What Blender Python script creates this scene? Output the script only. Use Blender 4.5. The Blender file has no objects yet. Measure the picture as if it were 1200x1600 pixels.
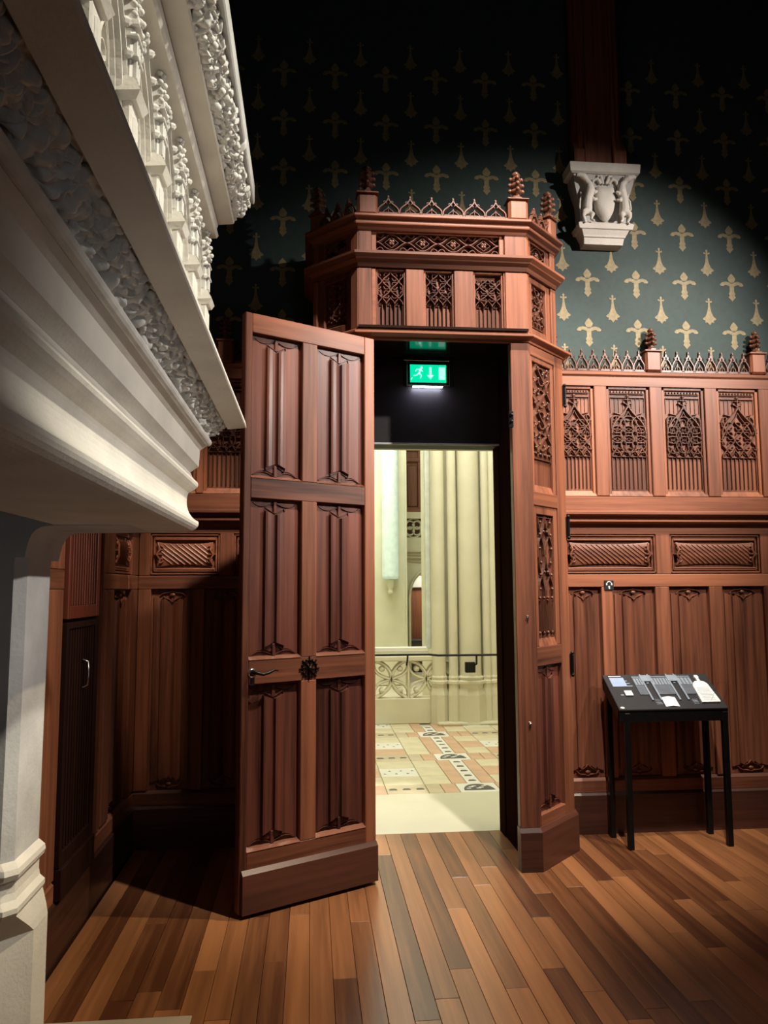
import bpy, bmesh, math, random
from mathutils import Matrix, Vector, Euler
from math import sin, cos, pi, radians, sqrt

random.seed(7)
SC = bpy.context.scene
COL = SC.collection

# ------------------------------------------------------------------ camera
YAW = math.atan(114/1202.); PITCH = math.atan(120/1202.); ROLL = 0.005
cd = bpy.data.cameras.new('camera')
cd.sensor_fit = 'VERTICAL'; cd.sensor_height = 24.0; cd.lens = 24.0*1202/1600
cd.clip_start = 0.02; cd.clip_end = 100
cam = bpy.data.objects.new('camera', cd); COL.objects.link(cam)
fwd = Vector((sin(YAW)*cos(PITCH), cos(YAW)*cos(PITCH), sin(PITCH)))
rgt = Vector((cos(YAW), -sin(YAW), 0)); upv = rgt.cross(fwd)
r2 = rgt*cos(ROLL) - upv*sin(ROLL); u2 = rgt*sin(ROLL) + upv*cos(ROLL)
cam.matrix_world = Matrix(((r2.x, u2.x, -fwd.x, 0), (r2.y, u2.y, -fwd.y, 0), (r2.z, u2.z, -fwd.z, 1.6), (0, 0, 0, 1)))
SC.camera = cam

# ------------------------------------------------------------------ world, light, exposure
w = bpy.data.worlds.new('world'); SC.world = w; w.use_nodes = True
w.node_tree.nodes['Background'].inputs[0].default_value = (0.02, 0.024, 0.03, 1)
w.node_tree.nodes['Background'].inputs[1].default_value = 0.12
SC.view_settings.view_transform = 'Standard'; SC.view_settings.look = 'None'
SC.view_settings.exposure = 0.0; SC.view_settings.gamma = 1.0
SC.view_settings.use_curve_mapping = False

def spot(name, loc, aim, power, angle, blend=0.6, col=(1, .9, .78), size=0.06):
    l = bpy.data.lights.new(name, 'SPOT'); l.energy = power; l.spot_size = radians(angle); l.spot_blend = blend
    l.color = col; l.shadow_soft_size = size
    o = bpy.data.objects.new(name, l); COL.objects.link(o); o.location = loc
    o.rotation_euler = (Vector(aim)-Vector(loc)).to_track_quat('-Z', 'Y').to_euler(); return o
def area(name, loc, aim, power, sx, sy, col=(1, 1, 1)):
    l = bpy.data.lights.new(name, 'AREA'); l.shape = 'RECTANGLE'; l.size = sx; l.size_y = sy; l.energy = power; l.color = col
    o = bpy.data.objects.new(name, l); COL.objects.link(o); o.location = loc
    o.rotation_euler = (Vector(aim)-Vector(loc)).to_track_quat('-Z', 'Y').to_euler(); return o
WARM = (1, .86, .72)
spot('track_spot', (4.1, 1.9, 4.5), (1.75, 5.0, 2.85), 1050, 55, .9, (1, .91, .84), .05)
spot('track_spot', (1.5, 2.5, 5.9), (1.05, 4.6, 2.3), 1300, 50, .7, (1, .92, .86), .05)
spot('track_spot', (3.0, 3.0, 5.9), (2.2, 5.0, 1.9), 760, 44, .8, (1, .88, .74), .05)
spot('track_spot', (5.6, 3.0, 4.1), (-.1, 4.1, 2.5), 800, 24, .8, (1, .90, .80), .05)
spot('track_spot', (5.6, 2.9, 4.0), (-.4, 2.25, 2.1), 1150, 22, 1.0, (1, .95, .88), .06)
spot('track_spot', (0.3, 2.4, 5.2), (-.85, 5.0, 1.7), 420, 19, .7, (1, .80, .58), .05)
spot('track_spot', (2.0, 0.9, 4.9), (-.4, 2.0, 2.7), 680, 36, .6, (1, .95, .80), .08)
spot('track_spot', (3.0, 3.4, 5.6), (-.35, 2.9, 0), 950, 32, .8, (1, .82, .56), .05)
spot('hood_fill_spot', (1.6, -.3, 1.0), (-.4, 2.3, 2.1), 24, 48, 1.0, (.93, .96, 1), .4)  # added fill for the underside of the hood, not a real fixture
area('room_fill_light', (2.2, -3.0, 3.0), (0.2, 3, 1.2), 6, 2.0, 1.6, (.90, .94, 1))  # added cool fill from behind the camera, no actual lamp
area('hall_lamp', (1.4, 7.6, 5.4), (1.4, 7.8, 0), 190, 2.2, 2.2, (1, .98, .84))
area('hall_lamp', (0.6, 11.4, 5.6), (1.4, 13, 1), 210, 2.5, 2.0, (1, .97, .84))

# ------------------------------------------------------------------ materials
def newmat(name):
    m = bpy.data.materials.new(name); m.use_nodes = True
    return m, m.node_tree.nodes, m.node_tree.links, m.node_tree.nodes['Principled BSDF']
def wood(name, c0, c1, axis='Z', rough=.45, scale=1.0, rnd=.25, coat=.06, spec=.4):
    m, N, L, B = newmat(name)
    tc = N.new('ShaderNodeTexCoord'); mp = N.new('ShaderNodeMapping')
    s = [38*scale]*3; s['XYZ'.index(axis)] = 1.6*scale; mp.inputs['Scale'].default_value = s
    oi = N.new('ShaderNodeObjectInfo'); ad = N.new('ShaderNodeVectorMath'); ad.operation = 'MULTIPLY_ADD'
    ad.inputs[1].default_value = (1, 1, 1)
    ml = N.new('ShaderNodeVectorMath'); ml.operation = 'SCALE'; ml.inputs['Scale'].default_value = 13.0
    cx = N.new('ShaderNodeCombineXYZ'); L.new(oi.outputs['Random'], cx.inputs[0]); L.new(oi.outputs['Random'], cx.inputs[1]); L.new(oi.outputs['Random'], cx.inputs[2])
    L.new(cx.outputs[0], ml.inputs[0]); L.new(tc.outputs['Object'], mp.inputs['Vector'])
    L.new(mp.outputs[0], ad.inputs[0]); L.new(ml.outputs[0], ad.inputs[2])
    n1 = N.new('ShaderNodeTexNoise'); n1.inputs['Scale'].default_value = 1.0; n1.inputs['Detail'].default_value = 5; n1.inputs['Roughness'].default_value = .6
    L.new(ad.outputs[0], n1.inputs['Vector'])
    n2 = N.new('ShaderNodeTexNoise'); n2.inputs['Scale'].default_value = .09; n2.inputs['Detail'].default_value = 3
    L.new(ad.outputs[0], n2.inputs['Vector'])
    mx = N.new('ShaderNodeMath'); mx.operation = 'MULTIPLY_ADD'; mx.inputs[1].default_value = .55
    L.new(n1.outputs[0], mx.inputs[0])
    m2 = N.new('ShaderNodeMath'); m2.operation = 'MULTIPLY_ADD'; m2.inputs[1].default_value = .75; m2.inputs[2].default_value = -.12
    L.new(n2.outputs[0], m2.inputs[0]); L.new(m2.outputs[0], mx.inputs[2])
    m3 = N.new('ShaderNodeMath'); m3.operation = 'MULTIPLY_ADD'; m3.inputs[1].default_value = rnd; L.new(oi.outputs['Random'], m3.inputs[0])
    m4 = N.new('ShaderNodeMath'); m4.operation = 'SUBTRACT'; L.new(mx.outputs[0], m3.inputs[2]); L.new(m3.outputs[0], m4.inputs[0]); m4.inputs[1].default_value = rnd/2
    cr = N.new('ShaderNodeValToRGB'); cr.color_ramp.elements[0].position = .28; cr.color_ramp.elements[1].position = .78
    cr.color_ramp.elements[0].color = (*c0, 1); cr.color_ramp.elements[1].color = (*c1, 1)
    L.new(m4.outputs[0], cr.inputs[0]); L.new(cr.outputs[0], B.inputs['Base Color'])
    B.inputs['Roughness'].default_value = rough; B.inputs['Coat Weight'].default_value = coat; B.inputs['Coat Roughness'].default_value = .25
    B.inputs['Specular IOR Level'].default_value = spec
    bp = N.new('ShaderNodeBump'); bp.inputs['Strength'].default_value = .12; bp.inputs['Distance'].default_value = .003
    L.new(n1.outputs[0], bp.inputs['Height']); L.new(bp.outputs[0], B.inputs['Normal'])
    return m
def plain(name, c, rough=.6, metal=0, var=.12, nscale=9, bump=.0, emit=None, es=0, bscale=None):
    m, N, L, B = newmat(name)
    tc = N.new('ShaderNodeTexCoord'); n = N.new('ShaderNodeTexNoise'); n.inputs['Scale'].default_value = nscale; n.inputs['Detail'].default_value = 6
    L.new(tc.outputs['Object'], n.inputs['Vector'])
    cr = N.new('ShaderNodeValToRGB'); cr.color_ramp.elements[0].position = .3; cr.color_ramp.elements[1].position = .7
    cr.color_ramp.elements[0].color = (*[max(0, v*(1-var)) for v in c], 1); cr.color_ramp.elements[1].color = (*[min(1, v*(1+var)) for v in c], 1)
    L.new(n.outputs[0], cr.inputs[0]); L.new(cr.outputs[0], B.inputs['Base Color'])
    B.inputs['Roughness'].default_value = rough; B.inputs['Metallic'].default_value = metal
    if bump:
        n3 = N.new('ShaderNodeTexNoise'); n3.inputs['Scale'].default_value = bscale or nscale*6; n3.inputs['Detail'].default_value = 8
        L.new(tc.outputs['Object'], n3.inputs['Vector'])
        bp = N.new('ShaderNodeBump'); bp.inputs['Strength'].default_value = bump; bp.inputs['Distance'].default_value = .004
        L.new(n3.outputs[0], bp.inputs['Height']); L.new(bp.outputs[0], B.inputs['Normal'])
    if emit:
        B.inputs['Emission Color'].default_value = (*emit, 1); B.inputs['Emission Strength'].default_value = es
    return m
W0, W1 = (.050, .015, .009), (.36, .128, .062)
WV = wood('mahogany_vertical_grain', W0, W1, 'Z')
WH = wood('mahogany_horizontal_grain', W0, W1, 'X')
WPN = wood('shaded_mahogany_panel', (.034, .010, .008), (.23, .074, .044), 'Z', .42, coat=.1)  # same mahogany, with panel shade and a purplish stain in its colour
WSK = wood('dark_skirting_wood', (.028, .011, .007), (.135, .048, .029), 'X', .38, coat=.15)
WP = wood('polished_mahogany_bead', (.16, .06, .035), (.36, .15, .09), 'X', .22, coat=.7)
WC = wood('mahogany_carved', (.055, .020, .012), (.21, .085, .048), 'Z', .34)
WDK = wood('dark_wood_and_shade', (.012, .006, .005), (.035, .014, .010), 'Z', .8, rnd=.1, coat=0, spec=.0)  # dark wood; also stands in for shade behind the frieze band tracery
FLW = wood('floorboard_wood', (.095, .032, .013), (.40, .165, .062), 'Y', .33, .7, rnd=.38, coat=.2)
STONE = plain('limestone', (.64, .60, .53), .75, 0, .09, 6, .35, bscale=90)
STONEC = plain('carved_limestone', (.62, .595, .55), .7, 0, .14, 14, .3, bscale=60)
STONEG = plain('grey_limestone', (.46, .45, .43), .8, 0, .16, 5, .4, bscale=70)  # greyer limestone for frieze hollow, jamb shaft, bell and hood core
HSTONE = plain('hall_limestone', (.68, .65, .49), .75, 0, .06, 3, .2)
HPAVE = plain('hall_paving_stone', (.60, .57, .43), .5, 0, .05, 2, .1)
PAPER = plain('dark_green_wallpaper', (.024, .046, .041), .7, 0, .12, 30, .15, bscale=300)
GILT = plain('gilt_paint', (.23, .18, .085), .6, .0, .25, 40)
BLACK = plain('black_iron', (.012, .011, .011), .35, .6, .2, 30)
BLKP = plain('black_lacquer', (.018, .019, .021), .42, 0, .1, 20)
GREYP = plain('grey_print', (.22, .26, .30), .5, 0, .1, 20)
GREYD = plain('dark_grey_print', (.09, .105, .125), .5, 0, .15, 20)
WHITEP = plain('white_print', (.78, .78, .74), .5, 0, .03, 20)
BLUEP = plain('pale_blue_print', (.30, .38, .52), .5, 0, .05, 20)
STEEL = plain('steel', (.55, .53, .5), .25, 1.0, .1, 20)
RED = wood('red_brown_wood', (.07, .014, .007), (.16, .034, .015), 'Z', .45)
CEIL = plain('dark_ceiling', (.02, .016, .012), .8)
SIGNG = plain('sign_green', (0.0, .5, .25), .4, 0, .02, 5, 0, None, (0.0, .62, .30), 1.0) if False else plain('sign_green', (0, .4, .2), .4, emit=(0.0, .72, .36), es=1.15)
SIGNW = plain('sign_white', (.7, .9, .85), .4, emit=(.45, 1, .80), es=1.1)
LAMPG = plain('lamp_glass', (.6, .7, .66), .4, emit=(.74, .92, .80), es=.28)
TPEACH = plain('peach_tile', (.60, .39, .26), .4, 0, .1, 5)
TYEL = plain('cream_tile', (.66, .60, .42), .4, 0, .1, 5)
TGREY = plain('buff_tile', (.55, .47, .32), .4, 0, .12, 5)
TWHITE = plain('white_tile', (.78, .77, .70), .35, 0, .04, 5)
TDARK = plain('dark_tile_figure', (.07, .07, .08), .4, 0, .1, 20)
gm, N_, L_, B_ = newmat('clear_glass')
B_.inputs['Transmission Weight'].default_value = 1; B_.inputs['Roughness'].default_value = .0; B_.inputs['IOR'].default_value = 1.1
B_.inputs['Base Color'].default_value = (.93, .97, .94, 1)
GLASS = gm

# ------------------------------------------------------------------ helpers
def empty(name, loc=(0, 0, 0), rz=0, label=None, cat=None, kind=None, group=None):
    o = bpy.data.objects.new(name, None); COL.objects.link(o); o.location = loc; o.rotation_euler = (0, 0, rz)
    o.empty_display_size = .1
    tag(o, label, cat, kind, group); return o
def tag(o, label=None, cat=None, kind=None, group=None):
    if label: o['label'] = label
    if cat: o['category'] = cat
    if kind: o['kind'] = kind
    if group: o['group'] = group
    return o
class MB:
    def __init__(s): s.v = []; s.f = []; s.sm = []
    def add(s, vs, fs, smooth=False):
        b = len(s.v); s.v += [tuple(p) for p in vs]; s.f += [tuple(b+i for i in f) for f in fs]; s.sm += [smooth]*len(fs)
    def box(s, x0, x1, y0, y1, z0, z1, c=0.0):
        if x0 > x1: x0, x1 = x1, x0
        if y0 > y1: y0, y1 = y1, y0
        if z0 > z1: z0, z1 = z1, z0
        c = min(c, (x1-x0)*.45, (y1-y0)*.45, (z1-z0)*.45)
        if c <= 0:
            s.add([(x, y, z) for x in (x0, x1) for y in (y0, y1) for z in (z0, z1)],
                  [(0, 1, 3, 2), (4, 6, 7, 5), (0, 4, 5, 1), (2, 3, 7, 6), (0, 2, 6, 4), (1, 5, 7, 3)]); return
        lo, hi = (x0, y0, z0), (x1, y1, z1); V = {}; vs = []; fs = []
        for ix in (0, 1):
            for iy in (0, 1):
                for iz in (0, 1):
                    i = (ix, iy, iz)
                    for a in range(3):
                        p = []
                        for b in range(3):
                            base = hi[b] if i[b] else lo[b]
                            if b != a: base += -c if i[b] else c
                            p.append(base)
                        V[(i, a)] = len(vs); vs.append(p)
        def orient(f):
            n = len(f); ctr = [sum(vs[k][q] for k in f)/n-(lo[q]+hi[q])/2 for q in range(3)]
            a, b, d = [Vector(vs[k]) for k in f[:3]]
            return f if (b-a).cross(d-b).dot(Vector(ctr)) > 0 else f[::-1]
        for a in range(3):
            b, d = [q for q in range(3) if q != a]
            for sa in (0, 1):
                f = []
                for sb, sd in ((0, 0), (1, 0), (1, 1), (0, 1)):
                    i = [0]*3; i[a] = sa; i[b] = sb; i[d] = sd; f.append(V[(tuple(i), a)])
                fs.append(orient(tuple(f)))
            for sb in (0, 1):
                for sd in (0, 1):
                    i0 = [0]*3; i1 = [0]*3; i0[b] = i1[b] = sb; i0[d] = i1[d] = sd; i1[a] = 1
                    fs.append(orient((V[(tuple(i0), b)], V[(tuple(i1), b)], V[(tuple(i1), d)], V[(tuple(i0), d)])))
        for ix in (0, 1):
            for iy in (0, 1):
                for iz in (0, 1):
                    i = (ix, iy, iz); fs.append(orient((V[(i, 0)], V[(i, 1)], V[(i, 2)])))
        s.add(vs, fs)
    def prism_x(s, prof, x0, x1, m0=0, m1=0, smooth=False):
        """profile [(y,z)] closed, extruded along x; m0/m1 mitre slopes: x += m*(-y)"""
        n = len(prof)
        vs = [(x0+m0*(-y), y, z) for y, z in prof]+[(x1+m1*(-y), y, z) for y, z in prof]
        fs = [(i, (i+1) % n, n+(i+1) % n, n+i) for i in range(n)]
        s.add(vs, fs, smooth); s.add(vs, [tuple(range(n))[::-1], tuple(range(n, 2*n))])
    def poly(s, pts, y0, y1, smooth=False):
        """outline [(x,z)] extruded between y0 and y1"""
        n = len(pts); vs = [(x, y0, z) for x, z in pts]+[(x, y1, z) for x, z in pts]
        s.add(vs, [(i, (i+1) % n, n+(i+1) % n, n+i) for i in range(n)], smooth)
        s.add(vs, [tuple(range(n)), tuple(range(n, 2*n))[::-1]])
    def rib(s, pts, wd=.008, h=.01, y=0.0, closed=False, top=.35):
        """moulded bar following [(x,z)] on plane y, standing out to -y"""
        P = [Vector((p[0], p[1])) for p in pts]
        P = [p for i, p in enumerate(P) if i == 0 or (p-P[i-1]).length > 1e-5]
        n = len(P)
        if n < 2: return
        vs = []
        for i in range(n):
            if closed: a, b = P[i-1], P[(i+1) % n]
            else: a, b = P[max(0, i-1)], P[min(n-1, i+1)]
            t = (b-a); t = t.normalized() if t.length > 0 else Vector((1, 0)); nn = Vector((-t.y, t.x))
            for k, hh in ((-.5, 0), (-.5*top, h), (.5*top, h), (.5, 0)):
                q = P[i]+nn*(k*wd); vs.append((q.x, y-hh, q.y))
        fs = []
        m = n if closed else n-1
        for i in range(m):
            j = (i+1) % n
            for k in range(3): fs.append((4*i+k, 4*i+k+1, 4*j+k+1, 4*j+k))
        if not closed: fs += [(0, 1, 2, 3), (4*n-1, 4*n-2, 4*n-3, 4*n-4)]
        s.add(vs, fs)
    def lathe(s, prof, c=(0, 0, 0), n=16, lobes=0, amp=0, rot=0, smooth=True, sx=1, sy=1):
        vs = []; fs = []; m = len(prof)
        for j, pr in enumerate(prof):
            r, z = pr[0], pr[1]; am = amp if len(pr) < 3 else pr[2]
            for i in range(n):
                a = 2*pi*i/n+rot; rr = r*(1+am*cos(lobes*a)) if lobes else r
                vs.append((c[0]+rr*cos(a)*sx, c[1]+rr*sin(a)*sy, c[2]+z))
        for j in range(m-1):
            for i in range(n): fs.append((j*n+i, j*n+(i+1) % n, (j+1)*n+(i+1) % n, (j+1)*n+i))
        s.add(vs, fs, smooth); s.add(vs, [tuple(range(n))[::-1], tuple(range((m-1)*n, m*n))])
    def tube(s, pts, rad, n=8, smooth=True, flat=1.0):
        P = [Vector(p) for p in pts]; m = len(P); R = rad if isinstance(rad, (list, tuple)) else [rad]*m
        vs = []; fs = []; ref = Vector((0, 0, 1)); prev = None
        for i in range(m):
            t = (P[min(m-1, i+1)]-P[max(0, i-1)]).normalized()
            if prev is None:
                a = t.cross(ref)
                if a.length < 1e-3: a = t.cross(Vector((1, 0, 0)))
                a.normalize()
            else:
                a = prev-t*prev.dot(t)
                a = a.normalized() if a.length > 1e-4 else t.orthogonal().normalized()
            prev = a; b = t.cross(a)
            for k in range(n):
                an = 2*pi*k/n; vs.append(P[i]+a*(R[i]*cos(an))+b*(R[i]*flat*sin(an)))
        for i in range(m-1):
            for k in range(n): fs.append((i*n+k, i*n+(k+1) % n, (i+1)*n+(k+1) % n, (i+1)*n+k))
        s.add(vs, fs, smooth); s.add(vs, [tuple(range(n))[::-1], tuple(range((m-1)*n, m*n))])
    def blob(s, c, r, n=8, m=5, sq=(1, 1, 1), smooth=True):
        vs = []; fs = []
        vs.append((c[0], c[1], c[2]-r*sq[2]))
        for j in range(1, m):
            a = -pi/2+pi*j/m
            for i in range(n):
                b = 2*pi*i/n; vs.append((c[0]+r*sq[0]*cos(a)*cos(b), c[1]+r*sq[1]*cos(a)*sin(b), c[2]+r*sq[2]*sin(a)))
        vs.append((c[0], c[1], c[2]+r*sq[2])); L = len(vs)-1
        for i in range(n): fs.append((0, 1+(i+1) % n, 1+i)); fs.append((L, L-n+i, L-n+(i+1) % n))
        for j in range(m-2):
            for i in range(n): fs.append((1+j*n+i, 1+j*n+(i+1) % n, 1+(j+1)*n+(i+1) % n, 1+(j+1)*n+i))
        s.add(vs, fs, smooth)
    def mesh(s, name, mat, fix=True):
        me = bpy.data.meshes.new(name); me.from_pydata(s.v, [], s.f); me.materials.append(mat)
        if any(s.sm): me.polygons.foreach_set('use_smooth', s.sm)
        if fix:
            bm = bmesh.new(); bm.from_mesh(me); bmesh.ops.recalc_face_normals(bm, faces=bm.faces); bm.to_mesh(me); bm.free()
        me.update(); return me
    def build(s, name, mat, parent=None, loc=None, rz=0):
        return inst(name, s.mesh(name, mat), parent, loc, rz)
def inst(name, me, parent=None, loc=None, rz=0, rot=None, scale=None):
    o = bpy.data.objects.new(name, me); COL.objects.link(o)
    if parent: o.parent = parent
    if loc: o.location = loc
    if rz: o.rotation_euler = (0, 0, rz)
    if rot: o.rotation_euler = rot
    if scale: o.scale = scale
    return o
_cache = {}
def boxpart(name, mat, parent, x0, x1, y0, y1, z0, z1, c=.003, loc=None, rz=0):
    m = MB(); m.box(x0, x1, y0, y1, z0, z1, c); return m.build(name, mat, parent, loc, rz)
def arcp(cx, cz, r, a0, a1, n=8):
    return [(cx+r*cos(a0+(a1-a0)*i/n), cz+r*sin(a0+(a1-a0)*i/n)) for i in range(n+1)]
def bez(p0, p1, p2, p3, n=8):
    out = []
    for i in range(n+1):
        t = i/n; q = 1-t
        out.append((q**3*p0[0]+3*q*q*t*p1[0]+3*q*t*t*p2[0]+t**3*p3[0], q**3*p0[1]+3*q*q*t*p1[1]+3*q*t*t*p2[1]+t**3*p3[1]))
    return out
def ogee(xl, xr, z, h, n=6):
    xm = (xl+xr)/2; hw = (xr-xl)/2
    L = bez((xl, z), (xl, z+h*.55), (xm-hw*.25, z+h*.5), (xm, z+h), n)
    return L+[(2*xm-x, zz) for x, zz in L[::-1]][1:]

# ------------------------------------------------------------------ tracery patterns (local x, z; relief towards -y)
def ogee_net(m, x0, x1, z0, z1, nc, nr, wd, h, y, cusps=True, clampx=True):
    """lines that swing towards each other and kiss, with cusped foils inside every vesica"""
    cw = (x1-x0)/nc; ch = (z1-z0)/nr
    for k in range(nc+1):
        pts = []
        for i in range(nr*8+1):
            t = i/8; x = x0+k*cw+cw*.44*cos(pi*t)*(-1)**k
            pts.append((min(x1, max(x0, x)), z0+t*ch))
        m.rib(pts, wd, h, y, top=.45)
    if cusps:
        for k in range(nc):
            for j in range(nr+1):
                if (j+k) % 2 == 0: continue
                cx = x0+(k+.5)*cw; cz = z0+j*ch
                for sx in (-1, 1):
                    for sz in (-1, 1):
                        if not (z0-.001 <= cz+sz*ch*.3 <= z1+.001): continue
                        m.rib(bez((cx+sx*cw*.80, cz+sz*ch*.18), (cx+sx*cw*.45, cz+sz*ch*.02), (cx+sx*cw*.20, cz+sz*ch*.10), (cx+sx*cw*.22, cz+sz*ch*.34), 4), wd*.75, h*.85, y, top=.5)
                        m.blob((cx+sx*cw*.22, y-h*.5, cz+sz*ch*.34), wd*.55, 6, 4)
def mullions(m, x0, x1, z0, z1, n, wd, h, y):
    for i in range(n+1):
        x = x0+(x1-x0)*i/n; m.rib([(x, z0), (x, z1)], wd, h, y)
def trac_wall(W, Hh, variant=0):
    """window-like relief of the wainscot's top tier"""
    m = MB(); wd = .0115; h = .020; y = 0
    x0, x1 = .008, W-.008
    zm = Hh*.33
    mullions(m, x0, x1, .012, zm, 8, .0085, .012, y)
    m.rib([(x0, zm), (x1, zm)], .008, .016, y)
    cw = (x1-x0)/4
    for k in range(4):
        m.rib(ogee(x0+k*cw, x0+(k+1)*cw, zm, cw*1.0, 5), wd, h, y, top=.45)
        m.rib(arcp(x0+(k+.5)*cw, zm+cw*.32, cw*.20, -.3, pi+.3, 6), .007, .012, y)
    zt = zm+cw*.85; ztop = Hh*.70; xm = W/2
    v = variant % 4
    if v in (0, 3): ogee_net(m, x0, x1, zt, ztop, 4, 4 if v == 0 else 3, wd*.9, h, y)
    else:
        q = (x1-x0)/4
        for jj in range(3):
            zc = zt+(ztop-zt)*(jj+.5)/3
            for kk in range(-1, 2):
                cx = xm+kk*q*1.35; rr = q*.98
                for a0 in (0, 1):
                    seg_ = [(min(x1, max(x0, px)), pz) for px, pz in arcp(cx, zc, rr, a0*pi, a0*pi+pi, 10)]
                    m.rib(seg_, wd*.9, h, y, top=.45)
                for a in range(4):
                    an = a*pi/2+(pi/4 if v == 1 else 0); px = cx+rr*.42*cos(an)
                    if x0 < px < x1: m.rib(arcp(px, zc+rr*.42*sin(an), rr*.26, an-2, an+2, 5), .008, .015, y)
    for sx in (-1, 1):
        m.rib(bez((xm+sx*(x1-xm), ztop-.10), (xm+sx*(x1-xm)*1.0, ztop-.0), (xm+sx*.03, ztop+.02), (xm, ztop+.10), 10), .016, .024, y, top=.4)
        m.rib(bez((xm+sx*.09, ztop+.0), (xm+sx*.07, ztop+.05), (xm+sx*.12, ztop+.03), (xm+sx*.115, ztop-.01), 6), .011, .018, y)
        m.rib([(xm+sx*.05, ztop+.035), (xm+sx*.10, ztop+.048)], .012, .018, y)
        m.rib(bez((xm, ztop+.10), (xm+sx*.015, ztop+.12), (xm+sx*.03, ztop+.11), (xm+sx*.035, ztop+.125), 4), .010, .018, y)
        ogp = bez((xm+sx*(x1-xm)*.75, ztop-.10), (xm+sx*(x1-xm)*.7, ztop-.03), (xm+sx*.02, ztop), (xm, ztop+.06), 8)
        m.rib(ogp, .009, .018, y)
    m.rib([(xm, ztop+.08), (xm, ztop+.165)], .012, .02, y); m.rib([(xm-.024, ztop+.142), (xm+.024, ztop+.142)], .010, .018, y)
    m.blob((xm, -.012, ztop+.165), .012)
    mullions(m, x0, x1, ztop+.05, Hh-.055, 8, .005, .006, y)
    for z in (Hh-.055, Hh-.028): m.rib([(x0, z), (x1, z)], .007, .014, y)
    for i in range(11):
        xx = x0+(x1-x0)*(i+.5)/11; m.box(xx-.007, xx+.007, -.013, 0, Hh-.024, Hh-.008, .002)
    return m
def trac_small(W, Hh, variant=0):
    m = MB(); wd = .0105; h = .024; y = 0; x0, x1 = .004, W-.004; zm = Hh*.40
    mullions(m, x0, x1, .0, zm, 6, .008, .018, y); m.rib([(x0, zm), (x1, zm)], .005, .007, y)
    n = 3; cw = (x1-x0)/n
    for k in range(n): m.rib(ogee(x0+k*cw, x0+(k+1)*cw, zm, cw*.9, 5), wd, h, y)
    if variant == 0: ogee_net(m, x0, x1, zm+cw*.7, Hh-.004, 3, 3, wd, h, y)
    elif variant == 1:
        ogee_net(m, x0, x1, zm+cw*.75, Hh-.004, 3, 3, wd, h, y)
        for k in (0, 1):
            cx = x0+(x1-x0)*(.25+.5*k)
            m.rib(arcp(cx, zm+cw*1.15, .022, 0, 2*pi, 10), .006, h, y); m.rib([(cx-.016, zm+cw*1.15), (cx+.016, zm+cw*1.15)], .005, h, y)
            m.rib([(cx, Hh-.01), (cx, Hh*.72)], .006, h, y)
    else:
        ogee_net(m, x0+cw*.0, x1, zm+cw*.7, Hh-.03, 3, 3, wd, h, y)
        m.rib(arcp((x0+x1)/2, Hh-.03, .026, pi, 2*pi, 8), .007, h, y)
    for k in range(n):
        cx = x0+(k+.5)*cw; m.rib(bez((cx-cw*.3, zm+.005), (cx-cw*.1, zm+.01), (cx, zm+.02), (cx, zm+.035), 4), .004, .008, y)
    m.rib([(x0, Hh-.002), (x1, Hh-.002)], .005, h, y)
    return m
def trac_tall(W, Hh, rows=4):
    """dense flame-like lattice with round cusp ends and a row of small arches"""
    m = MB(); x0, x1 = .004, W-.004; z0 = .045
    ogee_net(m, x0, x1, z0, Hh-.004, 2, rows, .017, .018, 0)
    ch = (Hh-z0)/rows
    for j in range(rows*2):
        for k in range(2):
            cx = x0+(x1-x0)*(.25+.5*k); cz = z0+ch*(j+.5)/2
            for sx in (-1, 1): m.blob((cx+sx*W*.10, -.012, cz+(ch*.12 if sx > 0 else -ch*.05)), .0095, 6, 4)
            m.rib(bez((cx-W*.12, cz-ch*.12), (cx-W*.02, cz-ch*.1), (cx+W*.02, cz+ch*.1), (cx+W*.12, cz+ch*.12), 4), .011, .014, 0)
    cw = (x1-x0)/4
    for k in range(4):
        m.rib(arcp(x0+(k+.5)*cw, .02, cw*.42, 0, pi, 6), .008, .014, 0); m.blob((x0+(k+.5)*cw, -.012, .036), .007, 6, 4)
    m.rib([(x0, .003), (x1, .003)], .008, .012, 0)
    return m
def trac_mouch(W, Hh):
    """two flame loops with ball cusps above fine mullions"""
    m = MB(); x0, x1 = .006, W-.006; zm = Hh*.31
    for i in range(7):
        x = x0+(x1-x0)*i/6; m.rib([(x, .012), (x, zm-.02)], .010, .012, 0)
    for k in range(4): m.blob((x0+(x1-x0)*(k+.5)/4, -.012, zm-.005), .010, 6, 4); m.blob((x0+(x1-x0)*(k+.5)/4, -.006, .006), .012, 6, 4)
    xm = W/2; q = (Hh-zm)/2
    for j in range(2):
        zb = zm+j*q
        for sx in (-1, 1):
            m.rib(bez((xm+sx*W*.42, zb), (xm+sx*W*.46, zb+q*.55), (xm+sx*W*.05, zb+q*.45), (xm+sx*W*.02, zb+q), 9), .016, .018, 0)
            m.rib(bez((xm+sx*W*.05, zb+.01), (xm+sx*W*.06, zb+q*.4), (xm+sx*W*.34, zb+q*.55), (xm+sx*W*.36, zb+q*.98), 8), .013, .015, 0)
            for t in (.2, .55, .85): m.blob((xm+sx*W*(.36-.1*t), -.016, zb+q*t), .0105, 6, 4)
            m.blob((xm+sx*W*.10, -.016, zb+q*.62), .011, 6, 4)
    m.rib([(x0, Hh-.006), (x1, Hh-.006)], .012, .012, 0)
    return m
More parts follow.
